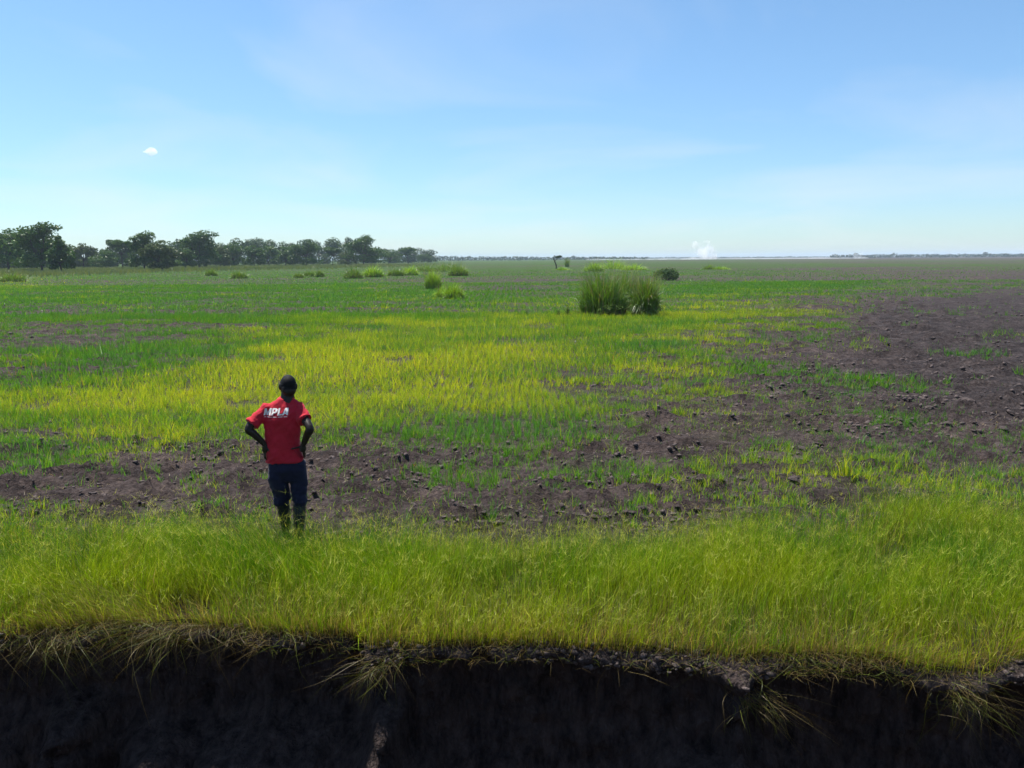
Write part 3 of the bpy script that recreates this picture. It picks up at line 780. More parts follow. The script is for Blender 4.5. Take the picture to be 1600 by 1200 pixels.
def tree(px, base_py, top_py, halfw_px, label, seed, style='round', c0=(0.022, 0.045, 0.014), c1=(0.060, 0.100, 0.026), dens=1.0, group='trees on the left edge of the field', dy=0.0):
    r = np.random.default_rng(seed)
    x0, y0 = G(px, base_py); k = 1 + dy / y0; x0 *= k; y0 *= k
    s = mpp(y0); H = (base_py - top_py) * s; Wd = halfw_px * s
    t = thing('tree', label, 'tree', (x0, y0, 0), 0, group)
    # limbs end in flattened clumps of leaf
    cl, rd, br = [], [], MB()
    trunk_h = H * (0.30 if style != 'umbrella' else 0.55)
    lean = r.normal(0, 0.05, 2) * H
    top = np.array([lean[0], lean[1], trunk_h])
    br.tube(smooth_path([(0, 0, -0.3), (lean[0] * .3, lean[1] * .3, trunk_h * .5), top], 6), np.linspace(0.045 * H * 0.55, 0.03 * H * 0.55, 6), 7)
    nl = {'round': 9, 'umbrella': 8, 'tall': 12, 'low': 8}[style]
    for i in range(nl):
        a = 2 * np.pi * (i + r.random() * 0.8) / nl
        if style == 'umbrella':
            q = 0.35 + 0.65 * r.random(); z = H * (0.80 + 0.12 * (1 - q) + 0.04 * r.normal())
        elif style == 'low':
            q = 0.2 + 0.8 * r.random(); z = H * (0.30 + 0.55 * (1 - q * q) * (0.5 + 0.5 * r.random()) + 0.12 * r.random())
        elif style == 'tall':
            z = H * (0.35 + 0.58 * (i + 0.5) / nl); q = (0.35 + 0.65 * r.random()) * (1.0 - 0.45 * abs(z / H - 0.55) * 2)
        else:
            q = 0.25 + 0.75 * r.random(); z = H * (0.38 + 0.48 * math.sqrt(max(1 - q * q * 0.8, 0.05)) * (0.55 + 0.45 * r.random()))
        c = np.array([math.cos(a) * q * Wd * 0.78, math.sin(a) * q * Wd * 0.78, z])
        cl.append(c)
        rx = Wd * (0.30 + 0.20 * r.random()); rd.append((rx, rx * (0.85 + 0.3 * r.random()), H * (0.06 + 0.03 * r.random() if style == 'umbrella' else 0.13 + 0.08 * r.random())))
        mid = top * 0.45 + c * 0.55 + r.normal(0, 0.04 * H, 3) * (1, 1, 0.4)
        br.tube(smooth_path([top * (0.75 + 0.2 * r.random()), mid, c], 6), np.linspace(0.014 * H, 0.005 * H, 6), 5)
        for _ in range(3):                                                    # smaller sprays off each limb
            d = r.normal(0, 1, 3); d[2] = abs(d[2]) * 0.5; d /= np.linalg.norm(d)
            c2 = c + d * np.array([rx, rx, H * 0.10]) * (0.75 + 0.4 * r.random())
            cl.append(c2); rd.append((rx * 0.45, rx * 0.45, H * 0.045))
            br.tube([c * 0.7 + mid * 0.3, (c + c2) / 2, c2], [0.006 * H, 0.004 * H, 0.002 * H], 4)
    # crown top reaches the outline height
    cl.append(np.array([Wd * r.uniform(-.25, .25), 0, H * 0.94])); rd.append((Wd * 0.30, Wd * 0.30, H * 0.05))
    br.tube([top, (top + cl[-1]) / 2 + r.normal(0, .02 * H, 3), cl[-1]], [0.016 * H, 0.01 * H, 0.004 * H], 5)
    if style in ('round', 'low', 'tall'):
        for i in range(9):                                                    # low skirts of leaf
            a = r.uniform(0, 6.28); cl.append(np.array([math.cos(a) * Wd * 0.8, math.sin(a) * Wd * 0.8, H * (0.16 + 0.16 * r.random())])); rd.append((Wd * 0.28, Wd * 0.28, H * 0.10))
    for i in range({'round': 20, 'tall': 22, 'low': 18, 'umbrella': 5}[style]):
        zz = r.uniform(0.14, 0.86) if style != 'umbrella' else r.uniform(0.6, 0.8)
        env = math.sqrt(max(1 - ((zz - 0.45) / 0.58) ** 2, 0.08)); a = r.uniform(0, 6.28); q = math.sqrt(r.random()) * env * 0.8
        cl.append(np.array([math.cos(a) * q * Wd, math.sin(a) * q * Wd, zz * H])); k_ = r.uniform(0.16, 0.32) * Wd; rd.append((k_, k_, min(k_ * .7, H * .14)))
    br.build('trunk', M['bark'], t)
    cl, rd = np.array(cl), np.array(rd)
    size = 0.034 * H + 0.20
    n = int(6000 * dens)
    V, F, wh = leaf_cloud(cl, rd, n, size, r, 0.35, 0.5)
    mesh_np('crown', V, F, M['leaf'], leaf_colors(n, wh, len(cl), r, c0, c1), t)
    return t

def shrub(name, px, base_py, w_px, h_px, label, seed, c0, c1, n=900, size=None, cat='shrub', group=None, dx=0.0):
    r = np.random.default_rng(seed)
    x0, y0 = G(px, base_py); s = mpp(y0); Wd, H = w_px * s / 2, h_px * s
    z0 = float(height_at(np.array([x0]), np.array([y0]))[0])
    t = thing(name, label, cat, (x0, y0, z0), 0, group)
    cl, rd, st = [], [], MB()
    for i in range(11):
        a, q = r.uniform(0, 6.28), math.sqrt(r.random())
        c = np.array([math.cos(a) * q * Wd * 0.8, math.sin(a) * q * Wd * 0.55, H * (0.12 + 0.60 * (1 - q * q * .8) * (0.35 + .65 * r.random()))])
        cl.append(c); rd.append((Wd * 0.36, Wd * 0.33, H * 0.24))
        st.tube(smooth_path([(c[0] * .25, c[1] * .25, -0.05), (c[0] * .6, c[1] * .6, c[2] * .5), c], 5), np.linspace(0.022 * H, 0.006 * H, 5), 4)
    st.build('stem', M['bark'], t)
    V, F, wh = leaf_cloud(np.array(cl), np.array(rd), n, size or 0.11 * H, r, 0.3, 0.3)
    V[:, 2] = np.maximum(V[:, 2], 0.0)
    mesh_np('foliage', V, F, M['leaf'], leaf_colors(n, wh, len(cl), r, c0, c1), t)
    return t

def reed_clump(px, base_py, w_px, h_px, label, seed, n=1100, c0=(0.030, 0.075, 0.010), c1=(0.105, 0.17, 0.020), fan=0.5, width=None, dry=0.12, droop=0.25, group='tall grass clumps standing in the field'):
    r = np.random.default_rng(seed)
    x0, y0 = G(px, base_py); s = mpp(y0); Wd, H = w_px * s / 2, h_px * s
    z0 = float(height_at(np.array([x0]), np.array([y0]))[0])
    t = thing('grass_clump', label, 'grass clump', (x0, y0, z0), 0, group)
    a = r.uniform(0, 2 * np.pi, n); q = np.sqrt(r.random(n))
    R0 = Wd * (1 - fan * 0.55)
    P = np.stack([np.cos(a) * q * R0, np.sin(a) * q * R0 * 0.7, np.full(n, -0.03)], -1)
    h = H * (0.55 + 0.55 * r.random(n)) * (1.06 - 0.55 * q ** 2)
    h *= 0.85 + 0.35 * fbm(P[:, 0] * 2 / Wd + seed, P[:, 1] * 2 / Wd, seed, 2)
    out = fan * q * (0.25 + 0.75 * r.random(n))
    lean = np.stack([np.cos(a) * out, np.sin(a) * out], -1) * (Wd / max(H, .1)) * 1.1 + r.normal(0, 0.17, (n, 2))
    w = (width or 0.013 * H) * (0.6 + 0.8 * r.random(n))
    V, F, k, tt = ribbons(P, h, lean, w, r.uniform(0, np.pi, n), 6, 2.6, (droop + 0.2) * r.random(n) * (0.4 + q), 0.9)
    tone = np.clip(0.5 * r.random(n) + 0.5 * hash2(np.floor(P[:, 0] / Wd * 3), np.floor(P[:, 1] / Wd * 3), seed), 0, 1)
    c = lerp(c0, c1, tone[:, None])
    sel = r.random(n) < dry; c[sel] = lerp((0.14, 0.11, 0.045), (0.26, 0.22, 0.09), r.random((sel.sum(), 1)))
    mesh_np('leaf_blades', V, F, M['reed'], np.repeat(c[:, None], k, 1).reshape(-1, 3), t)
    # dead leaves at the foot and thin flowering stalks
    m = n // 8; a = r.uniform(0, 2 * np.pi, m); q = np.sqrt(r.random(m))
    P = np.stack([np.cos(a) * q * R0 * 1.05, np.sin(a) * q * R0 * 0.75, np.full(m, -0.02)], -1)
    V, F, k, tt = ribbons(P, H * (0.15 + 0.3 * r.random(m)), r.normal(0, 0.5, (m, 2)), w[:m], r.uniform(0, np.pi, m), 3, 1.5, 0.4 * r.random(m))
    c = lerp((0.07, 0.055, 0.025), (0.18, 0.14, 0.06), r.random((m, 1)))
    mesh_np('dead_leaves', V, F, M['reed'], np.repeat(c[:, None], k, 1).reshape(-1, 3), t)
    m = max(n // 18, 60); a = r.uniform(0, 2 * np.pi, m); q = np.sqrt(r.random(m))
    P = np.stack([np.cos(a) * q * R0, np.sin(a) * q * R0 * 0.7, np.full(m, 0.0)], -1)
    V, F, k, tt = ribbons(P, H * (0.95 + 0.22 * r.random(m)), np.stack([np.cos(a), np.sin(a)], -1) * 0.18 * fan + r.normal(0, .06, (m, 2)), np.full(m, 0.008 * H), r.uniform(0, np.pi, m), 4, 1.8, 0.05, 0.3)
    c = lerp((0.14, 0.20, 0.04), (0.30, 0.30, 0.12), r.random((m, 1)))
    mesh_np('flower_stalks', V, F, M['reed'], np.repeat(c[:, None], k, 1).reshape(-1, 3), t)
    return t

def leafy_weed(px, base_py, h_px, label, seed):
    r = np.random.default_rng(seed)
    x0, y0 = G(px, base_py); H = h_px * mpp(y0)
    z0 = float(height_at(np.array([x0]), np.array([y0]))[0])
    t = thing('leafy_weed', label, 'weed', (x0, y0, z0 - 0.02), 0, 'broad leaved weeds around the tall grass clump')
    st = MB(); Vs, Fs, Cs, nv = [], [], [], 0
    for k in range(6):
        a = r.uniform(0, 6.28); tip = np.array([math.cos(a) * .45 * H * r.random(), math.sin(a) * .45 * H * r.random(), H * (0.6 + 0.4 * r.random())])
        pth = smooth_path([(0, 0, 0), tip * (0.3, 0.3, 0.5), tip], 7); st.tube(pth, np.linspace(0.014 * H, 0.005 * H, 7), 4)
        for j in range(16):
            p = pth[min(1 + j // 3, 6)] + r.normal(0, .02 * H, 3); b = r.uniform(0, 6.28)
            d = np.array([math.cos(b), math.sin(b), 0.35]); sd = np.array([-math.sin(b), math.cos(b), 0])
            L, w = H * (0.18 + 0.10 * r.random()), H * (0.07 + .03 * r.random())
            Vs += [p, p + d * L * .45 + sd * w, p + d * L * (1, 1, .3), p + d * L * .45 - sd * w]; Fs.append((nv, nv + 1, nv + 2, nv + 3)); nv += 4
            c = lerp((0.045, 0.095, 0.022), (0.13, 0.20, 0.055), r.random()); Cs += [c] * 4
    st.build('stem', M['bark'], t)
    mesh_np('leaves', np.array(Vs), np.array(Fs), M['leaf'], np.array(Cs), t)

TREES = [  # px, base, top, half width, style, label
    (14, 424, 359, 44, 'round', 'dense dark tree cut by the left edge of the picture'),
    (66, 425, 353, 40, 'tall', 'tallest broad tree near the left edge with an open ragged top'),
    (97, 426, 370, 19, 'low', 'dark low crowned tree against the right flank of the tallest tree'),
    (131, 420, 381, 21, 'round', 'small pale tree in the gap right of the tallest tree'),
    (192, 419, 377, 27, 'umbrella', 'flat topped tree behind the gap right of the pale small tree'),
    (166, 420, 391, 22, 'low', 'low rounded tree under the flat topped tree'),
    (226, 422, 367, 26, 'tall', 'tall tree with spiky crown left of the round dark tree'),
    (252, 423, 377, 27, 'round', 'round dark tree with visible trunks beside the spiky crowned tree'),
    (290, 420, 388, 16, 'low', 'small bushy tree between the round dark tree and the broad layered tree'),
    (312, 419, 365, 32, 'tall', 'broad layered tree rising at the middle of the left tree line'),
    (345, 418, 386, 18, 'low', 'low tree against the right side of the broad layered tree'),
    (366, 417, 380, 21, 'round', 'mid height tree right of the broad layered tree'),
    (398, 417, 384, 17, 'low', 'small tree left of the flat run of crowns'),
    (421, 416, 385, 19, 'round', 'tree with level top in the flat run of crowns'),
    (446, 416, 386, 17, 'low', 'low tree left of the pointed domed tree'),
    (479, 416, 375, 27, 'round', 'pointed domed tree standing above its neighbours'),
    (520, 415, 387, 14, 'umbrella', 'little flat tree in the dip between two domed trees'),
    (543, 415, 392, 17, 'low', 'low spreading tree at the left foot of the highest domed tree'),
    (568, 415, 371, 29, 'tall', 'highest domed tree of the right half of the tree line'),
    (607, 413, 390, 20, 'round', 'low wide tree right of the highest domed tree'),
    (638, 412, 387, 15, 'umbrella', 'small umbrella shaped tree with sky showing under its crown'),
    (663, 411, 397, 12, 'round', 'last small round tree at the right end of the tree line'),
]
for i, (px, b, tp, hw, sty, lab) in enumerate(TREES):
    pale = (0.035, 0.060, 0.022), (0.095, 0.135, 0.045)
    dark = (0.022, 0.060, 0.012), (0.080, 0.155, 0.026)
    c0, c1 = pale if i in (3, 7, 10, 17) else dark
    tree(px, b, tp, hw, lab, 700 + i, sty, c0, c1, dens=1.25 if hw > 25 else 0.8)

# lower woodland that closes the gaps behind the tree line reads as one mass
def woodland():
    r = np.random.default_rng(780)
    cl, rd = [], []
    for px in np.arange(-260, 668, 9.0):
        hp = r.uniform(29, 42) if px < 560 else r.uniform(17, 25)
        if 108 < px < 178: hp *= 0.72
        if px < 100: hp *= 1.25
        b = np.interp(px, [-260, 0, 300, 660], [424, 420.5, 415.5, 410.5])
        x, y = G(px, b); s = mpp(y)
        for q in range(3):
            cl.append((x + r.normal(0, 6) * s, y + r.uniform(0, 14), hp * s * (0.22 + 0.27 * q))); rd.append((10 * s * r.uniform(.7, 1.3), 5, hp * s * 0.24))
    cl, rd = np.array(cl), np.array(rd); n = 80000
    V, F, wh = leaf_cloud(cl, rd, n, 1.05, r, 0.3, 0.4); V[:, 2] = np.maximum(V[:, 2], 0)
    o = mesh_np('woodland', V, F, M['leaf'], leaf_colors(n, wh, len(cl), r, (0.022, 0.048, 0.014), (0.066, 0.115, 0.030)))
    tag(o, 'dark undergrowth closing the gaps behind the left tree line', 'woodland', None, 'stuff')
    # rough unmown grass before the trees
    n = 36000
    px = r.uniform(-250, 720, n); py = np.interp(px, [-250, 0, 300, 720], [430, 427, 419.5, 412.5]) + r.normal(0, 1, n) * np.interp(px, [0, 700], [3.0, 1.4])
    py = np.maximum(py, np.interp(px, [-250, 0, 300, 720], [424, 421, 415.5, 411]))
    pts = np.array([G(a, b) for a, b in zip(px, py)])
    P = np.stack([pts[:, 0], pts[:, 1], np.zeros(n)], -1)
    hh = (0.1 + 1.5 * fbm(pts[:, 0] * 0.08, pts[:, 1] * 0.08, 781, 3)) * (1 - sstep(560, 720, px))
    V, F, k, t = ribbons(P, hh * r.uniform(.5, 1.2, n), r.normal(0, .3, (n, 2)), r.uniform(.10, .22, n), r.uniform(-.5, .5, n), 2, 1.5, 0.1)
    hh_ = None
    c = lerp((0.05, 0.11, 0.018), (0.20, 0.22, 0.05), np.clip(r.random((n, 1)) * .6 + .7 * (fbm(pts[:, 0] * .05, pts[:, 1] * .05, 782, 3)[:, None] - .2), 0, 1))
    o = mesh_np('rough_grass', V, F, M['reed'], np.repeat(c[:, None], k, 1).reshape(-1, 3))
    tag(o, 'rough unmown grass along the foot of the left trees', 'grass', None, 'stuff')
    # far tree line under the horizon sky
    cl, rd = [], []
    def line(pa, pb, base, top, step, dist, jit=0.16):
        for p in np.arange(pa, pb, step):
            bx = np.interp(p, [pa, pb], base); tx = np.interp(p, [pa, pb], top)
            d = dist * r.uniform(.95, 1.1); s = mpp(d); x = (p - 800) / FPX * d
            hh = (bx - tx) * s * r.uniform(1 - jit, 1 + jit) * (1 + .45 * (r.random() < .04))
            for q in (0.35, 0.75):
                cl.append((x, d, hh * q)); rd.append((step * s * r.uniform(.7, 1.3), 8, hh * 0.36))
    line(660, 1010, (407, 404.5), (400.5, 401.0), 4.0, 1300)
    line(1010, 1310, (404, 402), (402.0, 400.5), 5.0, 2600)
    line(1295, 1900, (402, 398.5), (397.4, 393.8), 4.0, 1500)
    cl, rd = np.array(cl), np.array(rd); n = 16000
    V, F, wh = leaf_cloud(cl, rd, n, 2.6, r, 0.2, 0.3); V[:, 2] = np.maximum(V[:, 2], 0)
    o = mesh_np('far_tree_line', V, F, M['leaf'], leaf_colors(n, wh, len(cl), r, (0.018, 0.036, 0.014), (0.045, 0.075, 0.025)))
    tag(o, 'far hazy line of trees along the horizon', 'tree line', None, 'stuff')
woodland()

# tall clump in the middle of the field, with weeds at its foot
GR = dict(c0=(0.030, 0.090, 0.010), c1=(0.17, 0.32, 0.030))
reed_clump(942, 492, 100, 72, 'left half of the big tall grass clump with upright cane leaves', 801, 1700, fan=0.6, width=0.05, dry=0.05, **GR)
reed_clump(1008, 494, 64, 68, 'right round half of the big tall grass clump with drooping leaves', 803, 2000, fan=0.85, droop=0.6, dry=0.1, width=0.045, **GR)
reed_clump(975, 486, 54, 68, 'browner tall grass between the two halves of the big clump', 805, 800, fan=0.5, width=0.05, dry=0.25, **GR)
for i, (px, py, h, lab) in enumerate([
        (770, 493, 12, 'small leafy weed alone in the yellow growth left of the big clump'), (822, 492, 9, 'lowest leafy weed left of the big clump'),
        (872, 495, 13, 'leafy weed just left of the big clump'), (887, 495, 20, 'tallest leafy weed at the left foot of the big clump'),
        (914, 492, 17, 'leafy weed under the left cane leaves of the big clump'), (936, 496, 14, 'short leafy weed before the left half of the big clump'),
        (952, 496, 24, 'broad pale leafy weed in the centre before the big clump'), (966, 495, 17, 'leafy weed right of the broad pale one'),
        (991, 492, 16, 'leafy weed at the dark foot of the round half clump'), (1178, 518, 8, 'single leafy weed in the yellow growth right of the big clump')]):
    leafy_weed(px, py, h, lab, 820 + i)
YG = dict(c0=(0.11, 0.26, 0.014), c1=(0.36, 0.55, 0.03), dry=0.04)
reed_clump(677, 452, 36, 34, 'upright bright green grass clump left of the lower mound clump', 841, 800, fan=0.6, width=0.05, **YG)
reed_clump(709, 466, 54, 26, 'low spreading bright green clump before the upright clump', 843, 900, fan=0.8, width=0.05, droop=.5, **YG)
reed_clump(690, 464, 40, 20, 'lowest yellow green clump at the left foot of the spreading clump', 845, 500, fan=0.8, width=0.05, droop=.5, **YG)
DG = dict(c0=(0.06, 0.15, 0.014), c1=(0.19, 0.32, 0.03), dry=0.06)
shrub('shrub', 1041, 438, 54, 26, 'dark leafy bush behind the right end of the big grass clump', 851, (0.022, 0.055, 0.014), (0.075, 0.13, 0.035), 2600, 0.17)
BR = [(552, 435, 32, 15), (583, 433, 34, 17), (620, 431, 32, 13), (640, 430, 30, 14), (668, 424, 50, 14), (700, 424, 60, 15), (716, 431, 34, 18), (374, 435, 26, 12), (467, 434, 18, 8), (485, 432, 22, 9), (500, 433, 14, 10), (330, 431, 20, 10), (928, 424, 34, 14), (958, 420, 60, 15), (990, 422, 44, 10), (1108, 421, 24, 7), (1126, 421, 30, 6), (20, 440, 44, 15)]
BL = ['brushy mound at the left end of the mid field row', 'yellow green brushy mound second in the mid field row', 'low dark mound third in the mid field row', 'low green mound right of the dark third mound',
      'grey green mound behind the upright clump', 'broad grey mound right of the upright clump', 'dark dense mound at the right end of the mid field row', 'lone dark tussock before the left trees',
      'small tussock leftmost of three before the domed tree', 'wider tussock in the middle of three before the domed tree', 'narrow tussock rightmost of three before the domed tree', 'pale tussock left of the lone dark tussock',
      'feathery grass rising behind the left of the big clump', 'broad feathery grass bank behind the big clump', 'low grass bank left of the dark leafy bush', 'small far tussock left of its flat neighbour', 'flat far tussock out on the right field', 'rough grass mound at the left edge before the trees']
for i, ((px, b, w, h), lab) in enumerate(zip(BR, BL)):
    cc = YG if i in (1, 3, 12, 13, 14, 16) else DG
    reed_clump(px, b, w * 1.55, h * 1.2, lab, 860 + i, 620, fan=0.8, width=0.11, droop=.45, group='brushy mounds out in the field', **cc)

# thin leaning bare tree with a tufted plant beside it
def bare_tree():
    x0, y0 = G(869, 420); s = mpp(y0)
    t = thing('bare_tree', 'thin leaning half dead tree far out in the field', 'tree', (x0, y0, 0))
    b = MB()
    b.tube(smooth_path([(0.3 * s, 0, -.2), (0, 0, 5 * s), (-2.2 * s, 0, 11 * s), (-3.5 * s, 0, 15 * s)], 9), np.linspace(1.3 * s, .6 * s, 9), 7)
    b.tube(smooth_path([(-2.2 * s, 0, 11 * s), (0 * s, 0, 14 * s), (3 * s, 0, 17 * s)], 6), np.linspace(.6 * s, .25 * s, 6), 5)
    b.tube(smooth_path([(-3 * s, 0, 13 * s), (-5 * s, 0, 16 * s)], 4), np.linspace(.5 * s, .2 * s, 4), 5)
    b.build('trunk', M['bark'], t)
    r = np.random.default_rng(890)
    cl = np.array([(3.5 * s, 0, 18 * s), (5.5 * s, 0, 18.5 * s), (1.5 * s, 0, 17.5 * s), (-4.5 * s, 0, 16 * s)]); rd = np.array([(3 * s, 3 * s, 1.2 * s)] * 3 + [(1 * s, 1 * s, .7 * s)])
    V, F, wh = leaf_cloud(cl, rd, 260, 0.4, r); mesh_np('crown', V, F, M['leaf'], leaf_colors(260, wh, 4, r, (0.02, 0.04, 0.015), (0.05, 0.08, 0.03)), t)
bare_tree()
reed_clump(886, 417, 13, 15, 'spiky dark plant right of the thin bare tree', 892, 160, fan=0.9, width=0.12, group='brushy mounds out in the field', **DG)
reed_clump(878, 422, 40, 6, 'low green mound at the foot of the thin bare tree', 893, 300, fan=0.8, width=0.12, group='brushy mounds out in the field', **YG)

# ------------------------------------------------------------------ the man standing in the grass
def remeshed(name, mb, mat, parent, voxel, smooth_it=6, wrinkle=None):
    V, F = mb.arrays()
    o = mesh_np(name + '_raw', V, F, None)
    md = o.modifiers.new('r', 'REMESH'); md.mode = 'VOXEL'; md.voxel_size = voxel
    ms = o.modifiers.new('s', 'SMOOTH'); ms.factor = 0.5; ms.iterations = smooth_it
    dg = bpy.context.evaluated_depsgraph_get(); dg.update()
    me = bpy.data.meshes.new_from_object(o.evaluated_get(dg))
    old = o.data; bpy.data.objects.remove(o); bpy.data.meshes.remove(old)
    me.name = name
    n = len(me.vertices)
    if wrinkle:
        co = np.empty(n * 3); me.vertices.foreach_get('co', co); co = co.reshape(-1, 3)
        no = np.empty(n * 3); me.vertex_normals.foreach_get('vector', no); no = no.reshape(-1, 3)
        co = co + no * wrinkle(co)[:, None]
        me.vertices.foreach_set('co', co.ravel().astype(np.float32)); me.update()
    me.polygons.foreach_set('use_smooth', np.ones(len(me.polygons), bool))
    me.materials.clear(); me.materials.append(mat)
    return link(bpy.data.objects.new(name, me), parent)

def cloth_mat(name, col, col2, rough=0.85, weave=900):
    m = noise_mat(name, col, col2, 9, rough, 0.15, 0.004, 0.25)
    p = [q for q in m.node_tree.nodes if q.type == 'BSDF_PRINCIPLED'][0]
    p.inputs['Sheen Weight'].default_value = 0.08; p.inputs['Sheen Roughness'].default_value = 0.4
    return m
M['skin'] = noise_mat('dark_skin', (0.012, 0.0075, 0.006), (0.021, 0.013, 0.010), 20, 0.5, 0.1, 0.002, 0.28)
M['hair'] = noise_mat('black_hair', (0.004, 0.004, 0.005), (0.009, 0.009, 0.010), 160, 0.7, 0.6, 0.003, 0.15)
M['red'] = cloth_mat('red_cotton', (0.36, 0.009, 0.020), (0.47, 0.016, 0.034))
M['navy'] = cloth_mat('navy_cotton', (0.008, 0.009, 0.028), (0.013, 0.014, 0.040))
M['rubber'] = noise_mat('dark_boot_rubber', (0.007, 0.008, 0.011), (0.014, 0.016, 0.020), 12, 0.5, 0.2, 0.004, 0.4)
M['print'] = noise_mat('white_print', (0.62, 0.58, 0.54), (0.75, 0.72, 0.68), 40, 0.7, 0.1, 0.001, 0.2)
M['eye'] = noise_mat('eye_white', (0.6, 0.57, 0.54), (0.7, 0.68, 0.65), 30, 0.2, 0.0, 0.001, 0.5)

def build_person():
    px0, py0 = 452, 850
    x0, y0 = G(px0, py0)
    root = thing('person', 'person in red shirt and navy trousers, hands on hips, facing the field', 'person', (x0, y0, float(height_at(np.array([x0]), np.array([y0]))[0])), math.atan2(-x0, y0) * 0.8)
    b = MB()
    # torso, neck
    b.loft([(.84, .025, 0, .14, .095), (.95, .015, 0, .15, .10), (1.08, 0, -.01, .135, .095), (1.22, -.005, -.01, .15, .10), (1.34, -.005, 0, .168, .105), (1.43, 0, .01, .165, .092), (1.50, .015, .02, .11, .07), (1.53, .03, .02, .06, .055)])
    b.tube([(.045, .012, 1.47), (.056, .022, 1.54), (.067, .04, 1.62)], [.072, .066, .065], 14)
    # head, turned a little to the left and bowed
    hc = np.array([.070, .045, 1.672]); hr = Euler((-0.22, 0.05, 0.22)).to_matrix()
    def H_(p): return hc + np.array(hr @ Vector(p))
    rot = (-0.22, 0.05, 0.22)
    b.ell(H_((0, -.008, .018)), (.077, .097, .090), rot)
    b.ell(H_((0, .030, -.040)), (.071, .068, .080), rot)
    b.ell(H_((0, -.042, -.044)), (.071, .052, .070), rot)
    b.tube([H_((0, .092, .012)), H_((0, .104, -.012)), H_((0, .112, -.030))], [.009, .012, .016], 8)          # nose
    b.ell(H_((0, .092, -.062)), (.026, .014, .008), rot); b.ell(H_((0, .090, -.075)), (.023, .013, .008), rot)   # lips
    b.ell(H_((0, .082, -.100)), (.022, .018, .016), rot)
    for sx in (-1, 1):
        b.ell(H_((sx * .081, -.002, -.014)), (.011, .021, .033), (-0.22, 0.05, 0.22 - sx * 0.5))               # ears
        b.ell(H_((sx * .030, .086, .026)), (.026, .012, .008), rot)                                            # brows
    # legs and feet
    LH, LK, LA = np.array([-.045, 0, .88]), np.array([-.05, .09, .48]), np.array([-.028, .17, .10])
    RH, RK, RA = np.array([.10, 0, .88]), np.array([.125, .015, .47]), np.array([.100, -.01, .10])
    for h_, k_, a_ in ((LH, LK, LA), (RH, RK, RA)):
        b.tube(smooth_path([h_, (h_ + k_) / 2, k_, (k_ * .6 + a_ * .4) + (0, -.015, 0), a_], 16), np.interp(np.linspace(0, 4, 16), [0, 1, 2, 2.6, 4], [.082, .07, .052, .050, .036]), 12)
        b.tube(smooth_path([a_ + (0, -.03, -.04), a_ + (0, .05, -.05), a_ + (0, .16, -.075)], 6), [.036, .038, .040, .038, .034, .022], 10)
    # arms on the hips
    LS, LE, LW = np.array([-.152, .005, 1.445]), np.array([-.322, -.105, 1.285]), np.array([-.175, -.075, 1.105])
    RS, RE, RW = np.array([.160, .005, 1.445]), np.array([.268, -.215, 1.275]), np.array([.195, -.125, 1.090])
    for s_, e_, w_ in ((LS, LE, LW), (RS, RE, RW)):
        P = smooth_path([s_, (s_ + e_) / 2, e_, e_ * .65 + w_ * .35, w_], 18)
        b.tube(P, np.interp(np.linspace(0, 4, 18), [0, 1, 2, 2.5, 3.2, 4], [.055, .047, .038, .043, .036, .026]), 12)
    # hands: palm plus five bent fingers closing round the hip
    def hand(w_, d_palm, fingers, thumb):
        d = np.array(d_palm, float); pc = w_ + d * .5
        b.tube([w_, w_ + d * .35, w_ + d * .75, w_ + d], [.026, .032, .034, .028], 10)
        b.ell(pc, (.030, .030, .040))
        for f in fingers: b.tube(smooth_path([w_ + d * .75] + [w_ + np.array(q) for q in f], 8), np.linspace(.0105, .0075, 8), 8)
        b.tube(smooth_path([w_ + d * .25] + [w_ + np.array(q) for q in thumb], 7), np.linspace(.013, .009, 7), 8)
    # left hand: fingers point down and forward round the side, thumb to the back
    hand(LW, (.000, .010, -.075), [[(-.018, .030, -.100), (-.014, .062, -.118), (-.002, .090, -.125)], [(-.016, .020, -.118), (-.012, .050, -.142), (.002, .076, -.150)],
                                 [(-.012, .006, -.122), (-.006, .030, -.155), (.006, .052, -.166)], [(-.004, -.008, -.115), (.002, .006, -.148), (.010, .022, -.165)]],
         [(.028, -.020, -.045), (.050, -.030, -.075), (.064, -.034, -.100)])
    # right hand: thumb along the back towards the spine, fingers forward round the hip
    hand(RW, (-.012, .012, -.070), [[(.006, .040, -.075), (.006, .080, -.085), (-.008, .115, -.088)], [(.008, .035, -.094), (.008, .076, -.108), (-.006, .110, -.113)],
                                  [(.004, .028, -.108), (.006, .064, -.128), (-.006, .096, -.135)], [(-.002, .018, -.114), (.002, .046, -.142), (-.008, .072, -.150)]],
         [(-.045, .005, -.022), (-.085, .000, -.030), (-.125, -.004, -.034)])
    body = remeshed('body', b, M['skin'], root, 0.0075, 2)
    # eyes
    for sx in (-1, 1):
        e = MB(); e.ell(H_((sx * .031, .083, .008)), (.012, .010, .009), rot, 10, 8); e.build('eye', M['eye'], root)
    # close cropped hair: a cap over the skull down to the nape
    hcap = MB(); hcap.ell(H_((0, -.0085, .0185)), (.0766, .0968, .0902), rot, 28, 20); hcap.ell(H_((0, -.042, -.036)), (.0712, .0528, .062), rot)
    hair = remeshed('hair', hcap, M['hair'], root, 0.006, 2, lambda c: 0.0015 * (fbm(c[:, 0] * 300, c[:, 2] * 300 + c[:, 1] * 200, 7, 2) - 0.5))
    # red T-shirt
    s = MB()
